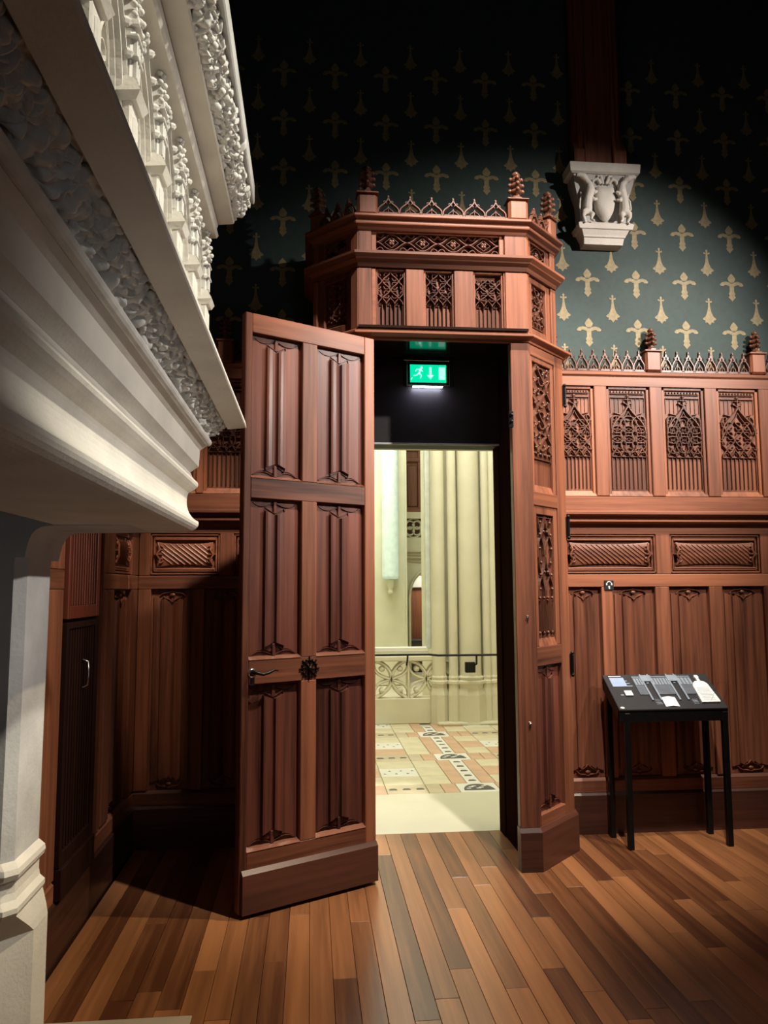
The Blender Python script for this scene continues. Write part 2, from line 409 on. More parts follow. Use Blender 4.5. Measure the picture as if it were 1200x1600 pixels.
def trac_band(W, Hh):
    m = MB(); n = max(1, round(W/.19)); cw = W/n; zc = Hh/2
    for k in range(n):
        xa = k*cw; xm = xa+cw/2
        for s in (-1, 1):
            m.rib(bez((xa, zc), (xa+cw*.2, zc), (xa+cw*.28, zc+s*Hh*.42), (xm, zc+s*Hh*.44), 7), .011, .024, 0)
            m.rib(bez((xm, zc+s*Hh*.44), (xa+cw*.72, zc+s*Hh*.42), (xa+cw*.8, zc), (xa+cw, zc), 7), .011, .024, 0)
            m.rib(bez((xa-.0, zc+s*Hh*.47), (xa+cw*.12, zc+s*Hh*.15), (xa+cw*.2, zc+s*Hh*.3), (xa+cw*.24, zc+s*Hh*.46), 6), .009, .020, 0)
            m.rib(bez((xa+cw, zc+s*Hh*.47), (xa+cw*.88, zc+s*Hh*.15), (xa+cw*.8, zc+s*Hh*.3), (xa+cw*.76, zc+s*Hh*.46), 6), .009, .020, 0)
        m.rib([(xm-cw*.22, zc), (xm, zc+Hh*.3), (xm+cw*.22, zc), (xm, zc-Hh*.3)], .009, .020, 0, True)
        m.lathe([(.021, 0), (.018, .004), (.010, .006)], (0, 0, 0), 8) if False else None
        for a in range(4):
            m.blob((xm+.011*cos(a*pi/2+.7), -.018, zc+.011*sin(a*pi/2+.7)), .011, 6, 4, (1, .9, 1))
        m.blob((xm, -.022, zc), .006, 6, 4)
        m.rib([(xa, zc), (xa+cw*.16, zc)], .005, .009, 0); m.rib([(xa+cw*.84, zc), (xa+cw, zc)], .005, .009, 0)
    for z in (.002, Hh-.002): m.rib([(0, z), (W, z)], .005, .011, 0)
    return m
def crest_mesh(W, Hh, n):
    m = MB(); cw = W/n
    for k in range(n):
        xa = k*cw; xm = xa+cw/2
        for s in (-1, 1):
            m.rib(bez((xm+s*cw*.42, 0), (xm+s*cw*.66, Hh*.45), (xm+s*cw*.06, Hh*.48), (xm, Hh*.92), 8), .013, .020, .010, top=.45)
            m.rib(bez((xm, Hh*.42), (xm+s*cw*.04, Hh*.2), (xm+s*cw*.3, Hh*.25), (xm+s*cw*.22, Hh*.02), 5), .008, .016, .008)
            m.rib(bez((xm+s*cw*.06, Hh*.58), (xm+s*cw*.12, Hh*.74), (xm+s*cw*.2, Hh*.80), (xm+s*cw*.22, Hh*.66), 4), .010, .018, .009)
        m.rib([(xm, 0), (xm, Hh*.45)], .007, .014, .007)
        m.rib([(xm, Hh*.8), (xm, Hh*1.0)], .014, .018, .009); m.blob((xm, -.0, Hh*1.0), .009, 6, 4)
    m.box(0, W, -.010, .012, -.004, .012)
    return m
def finial_mesh(s=1.0):
    m = MB()
    m.lathe([(.045, 0), (.045, .008), (.030, .016), (.020, .028), (.018, .040)], n=8, smooth=False, rot=pi/8)
    z = .04
    for r in (.034, .034, .029):
        m.lathe([(.018, z), (r*.75, z+.004, .1), (r*1.0, z+.014, .18), (r*.95, z+.022, .2), (r*.6, z+.030, .1), (.018, z+.034)], n=16, lobes=4, amp=0)
        for k in range(4):
            a = k*pi/2; m.blob((r*1.05*cos(a), r*1.05*sin(a), z+.018), .012, 6, 4)
        z += .034
    m.lathe([(.014, z), (.022, z+.008, .2), (.018, z+.020, .2), (.005, z+.032)], n=12, lobes=4, amp=0)
    m.v = [(x*s, y*s, zz*s) for x, y, zz in m.v]
    return m

# ------------------------------------------------------------------ linenfold and carved frieze panels
def linenfold(W, Hh, dep=.018, kind='door'):
    """back sheet with brace-shaped ends and rolled folds in the middle"""
    m = MB(); m.box(0, W, 0, .012, 0, Hh)
    xm = W/2
    def strip(cols, y=0.0):
        # cols: (x, h, ztop, zbot)
        n = len(cols); vs = []
        for x, h, zt, zb in cols: vs += [(x, y-h, zt), (x, y-h, zb), (x, y, zt), (x, y, zb)]
        fs = []
        for i in range(n-1):
            a = 4*i; b = a+4; fs += [(a, b, b+1, a+1), (a, a+2, b+2, b), (a+1, b+1, b+3, a+3)]
        fs += [(0, 1, 3, 2), (4*n-4, 4*n-2, 4*n-1, 4*n-3)]
        m.add(vs, fs)
    if kind == 'door':
        # thin linen sheet with wing-like ends
        cols = []
        for i in range(25):
            u = -1+2*i/24; a = abs(u)
            dz = .018+.030*sin(pi*min(1, a/ .95))**.8 if a > .12 else .018+.03*(a/.12)*.6
            if a <= .12: dz = .022+.02*a/.12
            cols.append((xm+u*W*.46, .0045, Hh-dz, dz))
        strip(cols)
        # rolled folds
        hw = W*.20; pts = []
        prof = [(-1, 0), (-.98, .9), (-.80, 1.0), (-.45, .82), (-.14, .50), (-.06, .18), (0, .10), (.06, .18), (.14, .95), (.35, 1.0), (.6, .85), (.96, .55), (1, .0)]
        for u, h in prof:
            e = .062+.022*(1-abs(u)); 
            pts.append((xm+u*hw, .0045+dep*h, Hh-e, e))
        strip(pts)
        # folded ends: small diamond facets and stem
        for zb, s in ((0, 1), (Hh, -1)):
            z1 = zb+s*.045; z2 = zb+s*.085
            m.rib([(xm-hw*1.0, z2-s*.012), (xm-hw*.9, z1), (xm, z1+s*.03), (xm+hw*.9, z1), (xm+hw*1.0, z2-s*.012)], .006, .011, 0)
            m.rib(bez((xm-W*.42, zb+s*.020), (xm-W*.33, zb+s*.045), (xm-W*.20, zb+s*.045), (xm-W*.03, zb+s*.020), 8), .004, .008, 0)
            m.rib(bez((xm+W*.42, zb+s*.020), (xm+W*.33, zb+s*.045), (xm+W*.20, zb+s*.045), (xm+W*.03, zb+s*.020), 8), .004, .008, 0)
            m.box(xm-.010, xm+.010, -.013, 0, min(zb+s*.012, z1+s*.03), max(zb+s*.012, z1+s*.03), .003)
    else:
        cols = []
        prof = [(-1, 0), (-.985, .35), (-.8, .45), (-.64, .2), (-.60, .15), (-.58, .8), (-.42, 1), (-.2, .7), (-.05, .25), (0, .15), (.05, .25), (.2, .7), (.42, 1), (.58, .8), (.6, .15), (.64, .2), (.8, .45), (.985, .35), (1, 0)]
        for u, h in prof:
            a = abs(u)
            e = .028+.030*abs(sin(2.2*pi*a))**.8+(.02 if a < .6 else 0)
            cols.append((xm+u*W*.44, .004+dep*h, Hh-e, e))
        strip(cols)
        for zb, s in ((0, 1), (Hh, -1)):
            for sx in (-1, 1):
                m.rib(bez((xm, zb+s*.012), (xm+sx*W*.1, zb+s*.03), (xm+sx*W*.22, zb+s*.008), (xm+sx*W*.30, zb+s*.045), 8), .008, .014, 0)
                m.rib(bez((xm, zb+s*.085), (xm+sx*W*.08, zb+s*.055), (xm+sx*W*.14, zb+s*.065), (xm+sx*W*.22, zb+s*.045), 6), .007, .020, 0)
            m.blob((xm, -.010, zb+s*.035), .012, 8, 5, (1.6, .6, 1))
    return m
def frieze_panel(W, Hh):
    m = MB(); m.box(0, W, 0, .012, 0, Hh)
    for k, (e, h) in enumerate(((.0, .022), (.018, .016))):
        for z0, z1 in ((e, e+.011), (Hh-e-.011, Hh-e)): m.box(e, W-e, -h, 0, z0, z1, .003)
        for x0, x1 in ((e, e+.011), (W-e-.011, W-e)): m.box(x0, x1, -h, 0, e, Hh-e, .003)
    # pillow with scrolled ends
    x0, x1, z0, z1 = .045, W-.045, .050, Hh-.050
    zc = (z0+z1)/2; hz = (z1-z0)/2
    prof = []; nz = 9; nx = 21; vs = []; fs = []
    for i in range(nx):
        u = i/(nx-1); x = x0+(x1-x0)*u; e = abs(2*u-1); k = 1-.18*(1-e**2.5)
        for j in range(nz):
            v = -1+2*j/(nz-1); vs.append((x, -.006-.014*sqrt(max(0, 1-(v*.93)**2)), zc+v*hz*k*1.0))
    for i in range(nx-1):
        for j in range(nz-1): fs.append((i*nz+j, (i+1)*nz+j, (i+1)*nz+j+1, i*nz+j+1))
    m.add(vs, fs, True)
    # diagonal pleats following the pillow
    L = (x1-x0); npl = max(5, int(L/.036))
    for p in range(-3, npl+1):
        pts = []
        for j in range(9):
            v = -1+2*j/8; xx = x0+L*(p+1)/(npl)+(v+1)*.085
            if x0+.02 < xx < x1-.02:
                pts.append((xx, -.006-.014*sqrt(max(0, 1-(v*.93)**2)), zc-v*hz*.80))
        if len(pts) > 2: m.tube(pts, .0062, 5, False)
    for sx, xe in ((1, x0), (-1, x1)):
        for s in (-1, 1):
            m.tube([(xe+sx*.020+sx*.016*cos(a), -.02-.004*a/6, zc+s*(hz*.5)+s*.016*sin(a)*.9) for a in [i*.7 for i in range(9)]], .006, 6)
        m.tube([(xe+sx*.0, -.016, zc-hz*.9), (xe+sx*.018, -.030, zc-hz*.4), (xe-sx*.006, -.034, zc), (xe+sx*.018, -.030, zc+hz*.4), (xe, -.016, zc+hz*.9)], .007, 6)
        m.box(min(xe-sx*.022, xe+sx*.03), max(xe-sx*.022, xe+sx*.03), -.034, 0, zc-.004, zc+.004, .001)
    for z in (.034, Hh-.034): m.tube([(.03, -.010, z), (W-.03, -.010, z)], .008, 8)
    return m

# moulding profiles as (y,z); y negative = outwards
def moulding(prof, x0, x1, name, mat, parent, m0=0, m1=0, loc=None, rz=0):
    m = MB(); m.prism_x(prof, x0, x1, m0, m1); return m.build(name, mat, parent, loc, rz)

PANEL_GAP = .006
_lf = {}
def shared(key, fn, name, mat):
    if key not in _lf: _lf[key] = fn().mesh(name, mat)
    return _lf[key]
def sill(parent, x0, x1, z, yf, d=.022, h=.012):
    """weathered fillet along the bottom of a panel"""
    m = MB(); m.prism_x([(yf-.001, z), (yf+.028, z+h+.006), (yf+.03, z+h), (yf+.03, z-.002), (yf-.001, z-.002)], x0, x1)
    return m.build('sill_bead', WP, parent)

# ================================================================== SETTING
YB = 5.06      # face of the wall panelling
XL = -1.10
def struct(o, label, cat): return tag(o, label, cat, 'structure')

m = MB(); m.box(XL-.3, 7.2, -4, YB+.14, -.14, -.012); FLOOR = m.build('floor', WDK)
struct(FLOOR, 'polished reddish wooden plank floor of the dark panelled room', 'floor')
# planks running away from the camera
pw = .098; k = 0; seeds = random.Random(3)
pm = {}
for i in range(-11, 33):
    x = i*pw
    y = 1.55+seeds.uniform(-.6, 0)
    if x > 2.2: y = 2.9+seeds.uniform(-.5, 0)
    yend = 5.2 if .30 < x < 1.26 else YB-.005
    while y < yend-.02:
        L = seeds.choice([.7, .95, 1.2, 1.5, 1.8]); y2 = min(yend, y+L)
        if yend-y2 < .25: y2 = yend
        mm = MB(); mm.box(-pw/2+.0009, pw/2-.0009, 0, y2-y-.0015, -.012, seeds.choice([0, 0, -.0004, -.0007]), .0011)
        mm.build('plank', FLW, FLOOR, (x+pw/2, y, 0)); y = y2; k += 1
NPL = k

# back wall with doorway opening, in three blocks of one mesh
m = MB()
WY0, WY1 = YB+.06, YB+.20
m.box(XL-.3, .30, WY0, WY1, 0, 6.2); m.box(1.285, 7.2, WY0, WY1, 0, 6.2); m.box(.30, 1.285, WY0, WY1, 2.57, 6.2)
BACK = m.build('wall_back', PAPER)
struct(BACK, 'dark green papered wall stencilled with gilt fleurs and ermine spots', 'wall')
def fleur_mesh():
    m = MB()
    def pl(p): m.poly(p, 0, -.0012)
    # central petal
    pl([(0, .105), (.014, .088), (.026, .066), (.020, .048), (.010, .036), (-.010, .036), (-.020, .048), (-.026, .066), (-.014, .088)])
    for s in (-1, 1):
        q = [(s*.004, .026), (s*.016, .038), (s*.040, .044), (s*.066, .036), (s*.078, .020), (s*.072, .010), (s*.052, .010), (s*.048, .018), (s*.038, .020), (s*.024, .012), (s*.004, .006)]
        pl(q if s < 0 else q[::-1])
    pl([(-.016, .030), (.016, .030), (.014, -.030), (.022, -.048), (.016, -.060), (.024, -.074), (.012, -.088), (0, -.105), (-.012, -.088), (-.024, -.074), (-.016, -.060), (-.022, -.048), (-.014, -.030)][::-1])
    return m
def ermine_mesh():
    m = MB()
    def pl(p): m.poly(p, 0, -.0012)
    pl([(0, .100), (.008, .090), (.005, .072), (.022, .078), (.024, .066), (.006, .062), (.010, .020), (.018, -.014), (.030, -.040), (.052, -.058), (.044, -.066), (.030, -.070), (.034, -.086), (.016, -.084), (0, -.104),
        (-.016, -.084), (-.034, -.086), (-.030, -.070), (-.044, -.066), (-.052, -.058), (-.030, -.040), (-.018, -.014), (-.010, .020), (-.006, .062), (-.024, .066), (-.022, .078), (-.005, .072), (-.008, .090)][::-1])
    return m
FMB = fleur_mesh(); FMB.v = [(x*1.15, y, z) for x, y, z in FMB.v]
FM = FMB.mesh('gilt_fleur', GILT); EM = ermine_mesh().mesh('gilt_ermine_spot', GILT)
for i in range(-9, 7):
    for j in range(-2, 5):
        x = 2.305+.3585*i; z = 3.757+.3625*j
        if z > 3.15 and not (-.06 < x < 1.65 and z < 3.9): inst('gilt_fleur', FM, BACK, (x, WY0-.0005, z))
        x += .179; z += .181
        if z > 3.2 and not (-.06 < x < 1.65 and z < 3.9): inst('gilt_ermine_spot', EM, BACK, (x, WY0-.0005, z))
m = MB(); m.box(XL-.3, XL-.04, -4, WY1, 0, 6.2); LEFT = m.build('wall_left', PAPER)
struct(LEFT, 'dark wall behind the stone chimneypiece on the left', 'wall')
m = MB(); m.box(7.0, 7.2, -4, WY0, 0, 6.2); struct(m.build('wall_right', PAPER), 'dark papered wall at the far right end of the room', 'wall')
m = MB(); m.box(XL-.3, 7.2, -4.2, -4, 0, 6.2); struct(m.build('wall_front', PAPER), 'dark papered wall behind the viewer', 'wall')
m = MB(); m.box(XL-.3, 7.2, -4.2, WY1, 6.2, 6.35); struct(m.build('ceiling', CEIL), 'unlit dark ceiling above the papered walls', 'ceiling')

# ================================================================== WALL PANELLING
def top_tier(root, xs, z0=2.225, z1=2.995):
    """xs: list of (xa, xb, variant) traceried panels"""
    for xa, xb, v in xs:
        W, Hh = xb-xa-.05, z1-z0-.065
        b = MB(); b.box(xa, xb, .028, .040, z0, z1); pn = b.build('traceried_panel', WV, root)
        fr = MB()
        fr.box(xa, xa+.022, .014, .028, z0, z1, .003); fr.box(xb-.022, xb, .014, .028, z0, z1, .003)
        fr.box(xa, xb, .014, .028, z1-.022, z1, .003); fr.prism_x([(.004, z0), (.026, z0+.036), (.034, z0+.04), (.034, z0)], xa, xb)
        fr.build('panel_frame', WV, pn)
        inst('tracery', shared(('tw', round(W, 2), v), lambda: trac_wall(W, Hh, v), 'tracery', WC), pn, (xa+.025, .028, z0+.043))
def wainscot(root, X0, X1, stiles, fstiles, topstiles, posts, skip_top=None, base=True, topx0=None, zones=None, lfkind='wall'):
    tx0 = X0 if topx0 is None else topx0
    boxpart('backboard', WDK, root, X0, X1, .040, .055, 0, 3.09, 0)
    m = MB(); m.prism_x([(-.012, 0), (-.012, .245), (.004, .262), (.04, .262), (.04, 0)], X0, X1); m.build('skirting', WSK, root)
    m = MB(); m.prism_x([(.0, .262), (.0, .335), (.018, .352), (.04, .352), (.04, .262)], X0, X1); m.build('rail', WH, root)
    boxpart('rail', WH, root, X0, X1, 0, .04, 1.605, 1.690)
    m = MB(); m.prism_x([(0, 1.965), (0, 2.012), (-.006, 2.030), (-.040, 2.040), (-.050, 2.045), (-.050, 2.057), (-.012, 2.062), (-.014, 2.078), (-.052, 2.088), (-.066, 2.094), (-.066, 2.108), (-.004, 2.124), (-.004, 2.215), (.012, 2.225), (.04, 2.225), (.04, 1.965)], X0, X1)
    m.build('chair_rail', WH, root)
    m = MB(); m.prism_x([(0, 2.995), (0, 3.06), (-.012, 3.072), (-.014, 3.092), (.05, 3.095), (.05, 2.995)], tx0, X1); m.build('top_rail', WH, root)
    for a, b in stiles: boxpart('stile', WV, root, a, b, 0, .04, .352, 1.605, .004)
    for i in range(len(stiles)-1):
        xa, xb = stiles[i][1], stiles[i+1][0]; W = xb-xa
        inst('linenfold_panel', shared(('lw', round(W, 2)), lambda: linenfold(W, 1.605-.352-.004, .020, lfkind), 'linenfold_panel', WV), root, (xa, .028, .354))
    for a, b in fstiles: boxpart('stile', WV, root, a, b, 0, .04, 1.690, 1.965, .004)
    for i in range(len(fstiles)-1):
        xa, xb = fstiles[i][1], fstiles[i+1][0]; W = xb-xa
        inst('frieze_panel', shared(('fw', round(W, 2)), lambda: frieze_panel(W, .262), 'frieze_panel', WH), root, (xa, .028, 1.6965))
    for a, b in topstiles: boxpart('stile', WV, root, a, b, 0, .04, 2.225, 2.995, .004)
    top_tier(root, [(topstiles[i][1], topstiles[i+1][0], i) for i in range(len(topstiles)-1)])
    fm = _lf.setdefault('fin_s', finial_mesh(.95).mesh('finial', WC))
    for i, (a, b) in enumerate(posts):
        m = MB(); m.box(a, b, -.030, .045, 3.096, 3.245, .014); m.box(a-.006, b+.006, -.036, .05, 3.240, 3.252, .003); m.build('cresting_post', WV, root)
        inst('finial', fm, root, ((a+b)/2, .008, 3.252))
    for i in range(len(posts)-1):
        a, b = posts[i][1], posts[i+1][0]
        if b-a < .05: continue
        n = max(1, round((b-a)/.085))
        cr = crest_mesh(b-a, .145, n).build('cresting', WC, root, (a, .0, 3.100))
RP = empty('wainscot', (0, YB, 0), 0, 'carved mahogany wall panelling with linenfold and traceried tiers behind the black display stand', 'panelling')
S = [(1.645, 1.70), (1.953, 2.03), (2.33, 2.43), (2.715, 2.81), (3.11, 3.21), (3.49, 3.58), (3.87, 3.97), (4.25, 4.34)]
wainscot(RP, 1.645, 4.34, S, [(1.645, 1.70), (2.345, 2.45), (3.10, 3.21), (3.86, 3.96), (4.25, 4.34)],
         [(1.645, 1.665), (1.945, 2.035), (2.345, 2.435), (2.745, 2.835), (3.145, 3.235), (3.545, 3.635), (3.945, 4.035), (4.27, 4.34)],
         [(1.645, 1.66), (2.315, 2.43), (3.085, 3.20), (3.86, 3.97)])
LP = empty('wainscot', (0, YB, 0), 0, 'carved mahogany panelling between the room corner and the open door', 'panelling')
wainscot(LP, XL, -.06, [(XL, -1.018), (-.752, -.682), (-.42, -.35), (-.12, -.06)], [(XL, -1.03), (-.59, -.50), (-.12, -.06)],
         [(XL, -1.03), (-.75, -.705), (-.41, -.34), (-.12, -.06)], [(XL, -1.04), (-.63, -.52), (-.11, -.06)])
# left wall: local x runs along +Y
LW = empty('wainscot', (XL, 0, 0), pi/2, 'dark mahogany panelling on the side wall beyond the stone chimneypiece', 'panelling')
def seg(a, b, gr=False):
    pass
boxpart('backboard', WDK, LW, 2.78, YB, .040, .055, 0, 3.09, 0)
m = MB(); m.prism_x([(-.012, 0), (-.012, .245), (.004, .262), (.04, .262), (.04, 0)], 2.78, YB); m.build('skirting', WSK, LW)
for a, b in ((2.78, 3.58), (4.10, YB)):
    m = MB(); m.prism_x([(.0, .262), (.0, .335), (.018, .352), (.04, .352), (.04, .262)], a, b); m.build('rail', WH, LW)
    boxpart('rail', WH, LW, a, b, 0, .04, 1.605, 1.690)
m = MB(); m.prism_x([(0, 1.965), (0, 2.012), (-.006, 2.030), (-.040, 2.040), (-.050, 2.045), (-.050, 2.057), (-.012, 2.062), (-.014, 2.078), (-.052, 2.088), (-.066, 2.094), (-.066, 2.108), (-.004, 2.124), (-.004, 2.215), (.012, 2.225), (.04, 2.225), (.04, 1.965)], 2.5, YB)
m.build('chair_rail', WH, LW)
for a, b in ((2.78, 2.9), (3.33, 3.58), (4.10, 4.30), (4.325, 4.475), (4.885, 5.06)):
    boxpart('stile', WV, LW, a, b, 0, .04, .352, 1.605, .006); boxpart('stile', WV, LW, a, b, 0, .04, 1.690, 1.965, .006)
for a, b in ((2.9, 3.33), (4.475, 4.885)):
    inst('linenfold_panel', shared(('lw', round(b-a, 2)), lambda: linenfold(b-a, 1.249, .020, 'wall'), 'linenfold_panel', WV), LW, (a, .028, .354))
    inst('frieze_panel', shared(('fw', round(b-a, 2)), lambda: frieze_panel(b-a, .262), 'frieze_panel', WH), LW, (a, .028, 1.6965))
boxpart('top_rail', WH, LW, 2.78, YB, -.004, .04, 2.225, 3.09)

# ventilation grille set in the left panelling
GR = empty('heating_grille', (XL, 0, 0), pi/2, 'tall slatted wooden grille in the side panelling, red-brown above and near black below', 'grille')
gx0, gx1 = 3.585, 4.095
boxpart('backing', BLACK, GR, gx0, gx1, .022, .036, .30, 1.96, 0)
for (z0, z1, mt, nm) in ((1.47, 1.955, RED, 'grille_door'), (.40, 1.455, WDK, 'grille_door')):  # upper door red-brown, lower door near black
    fr = MB(); fr.box(gx0, gx0+.03, -.020, .02, z0, z1, .003); fr.box(gx1-.055, gx1, -.020, .02, z0, z1, .003)
    fr.box(gx0+.03, gx1-.055, -.020, .02, z0, z0+.06, .003); fr.box(gx0+.03, gx1-.055, -.020, .02, z1-.03, z1, .003)
    dr = fr.build(nm, mt, GR)
    n = 11
    for i in range(n):
        x = gx0+.045+(gx1-gx0-.115)*i/(n-1)
        boxpart('slat', mt, dr, x-.008, x+.008, -.012, .018, z0+.06, z1-.03, .002)
tb = MB(); tb.tube([(3.86, -.012, 1.27), (3.862, -.036, 1.26), (3.862, -.040, 1.20), (3.862, -.036, 1.15), (3.86, -.012, 1.14)], .005, 8); tb.build('pull_handle', STEEL, GR)
boxpart('edge_strip', WV, GR, gx1, gx1+.012, -.034, .02, .30, 1.96, .002)
boxpart('bottom_box', WDK, GR, gx0, gx1+.012, -.03, .03, .262, .395, .003)

# ================================================================== DOOR LOBBY
LB = empty('door_lobby', (.79, 4.45, 0), 0, 'projecting octagonal mahogany door lobby with traceried canopy, cresting and finials around the doorway', 'door lobby')
LOC = Vector((.79, 4.45, 0))
XA, XB = .272, 1.308     # front corners
DX = .452                # chamfer length
def fr_loc(x, y): return (x-LOC.x, y-LOC.y, 0)
# facets: (origin world, angle, length)
k2 = DX/sqrt(2)
FRONT = (fr_loc(XA, 4.45), 0, XB-XA)
RCH = (fr_loc(XB, 4.45), pi/4, DX)
LCH = (fr_loc(XA-k2, 4.45+k2), -pi/4, DX)
RSD = (fr_loc(XB+k2, 4.45+k2), pi/2, YB-4.45-k2+.055)
LSD = (fr_loc(XA-k2, YB+.055), -pi/2, YB-4.45-k2+.055)
t22 = math.tan(pi/8)
DXC = .378; kc = DXC/sqrt(2)      # the canopy steps in a little
CR_ = (fr_loc(XB, 4.45), pi/4, DXC); CL_ = (fr_loc(XA-kc, 4.45+kc), -pi/4, DXC)
CRS = (fr_loc(XB+kc, 4.45+kc), pi/2, YB-4.45-kc+.055); CLS = (fr_loc(XA-kc, YB+.055), -pi/2, YB-4.45-kc+.055)
mit = {id(FRONT): (1, 1), id(RCH): (1, 1), id(LCH): (1, 1), id(RSD): (1, 0), id(LSD): (0, 1), id(CR_): (1, 1), id(CL_): (1, 1), id(CRS): (1, 0), id(CLS): (0, 1)}
corn = {  # profiles for the horizontal mouldings, (y out negative, z)
 'a': [(.03, 3.085), (-.006, 3.085), (-.012, 3.096), (-.046, 3.106), (-.050, 3.110), (-.050, 3.122), (-.012, 3.134), (.0, 3.150), (.03, 3.150)],
 'b': [(.03, 3.530), (-.004, 3.530), (-.008, 3.556), (-.034, 3.570), (-.036, 3.578), (-.054, 3.590), (-.058, 3.594), (-.058, 3.610), (-.008, 3.632), (.03, 3.632)],
 'c': [(.03, 3.762), (-.003, 3.762), (-.007, 3.778), (-.032, 3.788), (-.034, 3.794), (-.034, 3.804), (-.020, 3.808), (-.022, 3.816), (-.050, 3.826), (-.053, 3.830), (-.053, 3.842), (-.006, 3.856), (.03, 3.856)],
}
for key, prof in corn.items():
    for F in ((LSD, LCH, FRONT, RCH, RSD) if key == 'a' else (CLS, CL_, FRONT, CR_, CRS)):
        a, b = mit[id(F)]
        m = MB(); m.prism_x(prof, 0, F[2], -t22*a, t22*b); m.build('cornice', WH, LB, F[0], F[1])
def post(F, xa, xb, z0, z1, y0=0, y1=.05, c=.004): return boxpart('post', WV, LB, xa, xb, y0, y1, z0, z1, c, F[0], F[1])
def rail_(F, xa, xb, z0, z1, y0=.004, y1=.045, c=.004): return boxpart('rail', WH, LB, xa, xb, y0, y1, z0, z1, c, F[0], F[1])
def tpanel(F, xa, xb, z0, z1, fn, key, mb=.022, mt=.022, ms=.022, name='tracery', yf=.030):
    b = MB(); b.box(xa, xb, yf+.014, yf+.026, z0, z1); pn = b.build('traceried_panel', WDK if key[0] == 'tb' else WV, LB, F[0], F[1])  # band backing made dark to stand in for shadow in the openings
    fr = MB(); yo = yf-.016
    fr.box(xa, xa+ms, yo, yf+.014, z0, z1, .003); fr.box(xb-ms, xb, yo, yf+.014, z0, z1, .003)
    fr.box(xa+ms, xb-ms, yo, yf+.014, z1-mt, z1, .003); fr.prism_x([(yo, z0), (yo, z0+mb*.7), (yf+.012, z0+mb), (yf+.014, z0+mb), (yf+.014, z0)], xa+ms, xb-ms)
    fr.build('panel_frame', WV, pn)
    W, Hh = xb-xa-2*ms, z1-z0-mb-mt
    inst(name, shared(key+(round(W, 3), round(Hh, 3)), lambda: fn(W, Hh), name, WC), pn, (xa+ms, yf+.014, z0+mb))
# canopy front
Lf = XB-XA
post(FRONT, 0, .082, 3.15, 3.525); post(FRONT, Lf-.135, Lf, 3.15, 3.525)
xs = [(.107, .290), (.400, .585), (.705, .890)]
post(FRONT, .290, .400, 3.15, 3.525); post(FRONT, .585, .705, 3.15, 3.525)
rail_(FRONT, .082, .107, 3.15, 3.525); rail_(FRONT, .890, Lf-.135, 3.15, 3.525)
for i, (a, b) in enumerate(xs):
    if i == 0: a = .107
    tpanel(FRONT, a, b, 3.150, 3.525, (lambda v: lambda W, Hh: trac_small(W, Hh, v))(i), ('ts', i), .022, .012, .012)
post(FRONT, 0, .082, 3.632, 3.765); post(FRONT, Lf-.135, Lf, 3.632, 3.765)
tpanel(FRONT, .082, Lf-.135, 3.632, 3.765, trac_band, ('tb',), .012, .012, .03)
boxpart('soffit_board', plain('dark_lacquered_wood', (.02, .012, .010), .12), LB, 0, Lf, -.02, .62, 3.150, 3.165, 0, FRONT[0], 0)
# left and right chamfers, canopy
for F in (CR_, CL_):
    L = F[2]
    post(F, 0, .035, 3.15, 3.525); post(F, L-.060, L, 3.15, 3.525)
    tpanel(F, .035, L-.060, 3.15, 3.525, lambda W, Hh: trac_tall(W, Hh, 2), ('tt',), .07, .035, .05)
    post(F, 0, .035, 3.632, 3.765); post(F, L-.060, L, 3.632, 3.765)
    tpanel(F, .035, L-.060, 3.632, 3.765, trac_band, ('tb',), .018, .014, .05)
for F in (CRS, CLS):
    post(F, 0, F[2], 3.15, 3.525); post(F, 0, F[2], 3.632, 3.765)
boxpart('roof_board', WDK, LB, XA-kc-LOC.x+.02, XB+kc-LOC.x-.02, kc, YB+.05-4.45, 3.80, 3.815, 0)
boxpart('roof_board', WDK, LB, XA-LOC.x, XB-LOC.x, .02, kc, 3.80, 3.815, 0)
# crest rail, corner posts, finials
for F in (CL_, FRONT, CR_):
    m = MB(); m.box(.02, F[2]-.02, -.004, .03, 3.85, 3.872, .003); m.build('rail', WH, LB, F[0], F[1])
def cpost(wx, wy, s=.062, z1=3.985, rz=0, fs=1.1):
    m = MB(); m.box(-s, s, -s*.75, s*.75, 3.85, z1, .016); m.build('cresting_post', WV, LB, (wx-LOC.x, wy-LOC.y, 0), rz)
    m = MB(); m.box(-s-.006, s+.006, -s*.75-.006, s*.75+.006, z1, z1+.010, .003); m.build('post_cap', WV, LB, (wx-LOC.x, wy-LOC.y, 0), rz)
    inst('finial', _lf.setdefault('fin_l', finial_mesh(1.12).mesh('finial', WC)), LB, (wx-LOC.x, wy-LOC.y, z1+.008))
cpost(.330, 4.475); cpost(1.262, 4.475)
cpost(XA-kc+.03, 4.45+kc+.03, .048, 3.98, -pi/4); cpost(XB+kc-.035, 4.45+kc-.0, .05, 4.00, pi/4)
crest_mesh(.80, .115, 6).build('cresting', WC, LB, (.392-LOC.x, .012, 3.868))
for F in (CL_, CR_): crest_mesh(.28, .115, 3).build('cresting', WC, LB, (F[0][0]+cos(F[1])*.07, F[0][1]+sin(F[1])*.07+.01, 3.868), F[1])
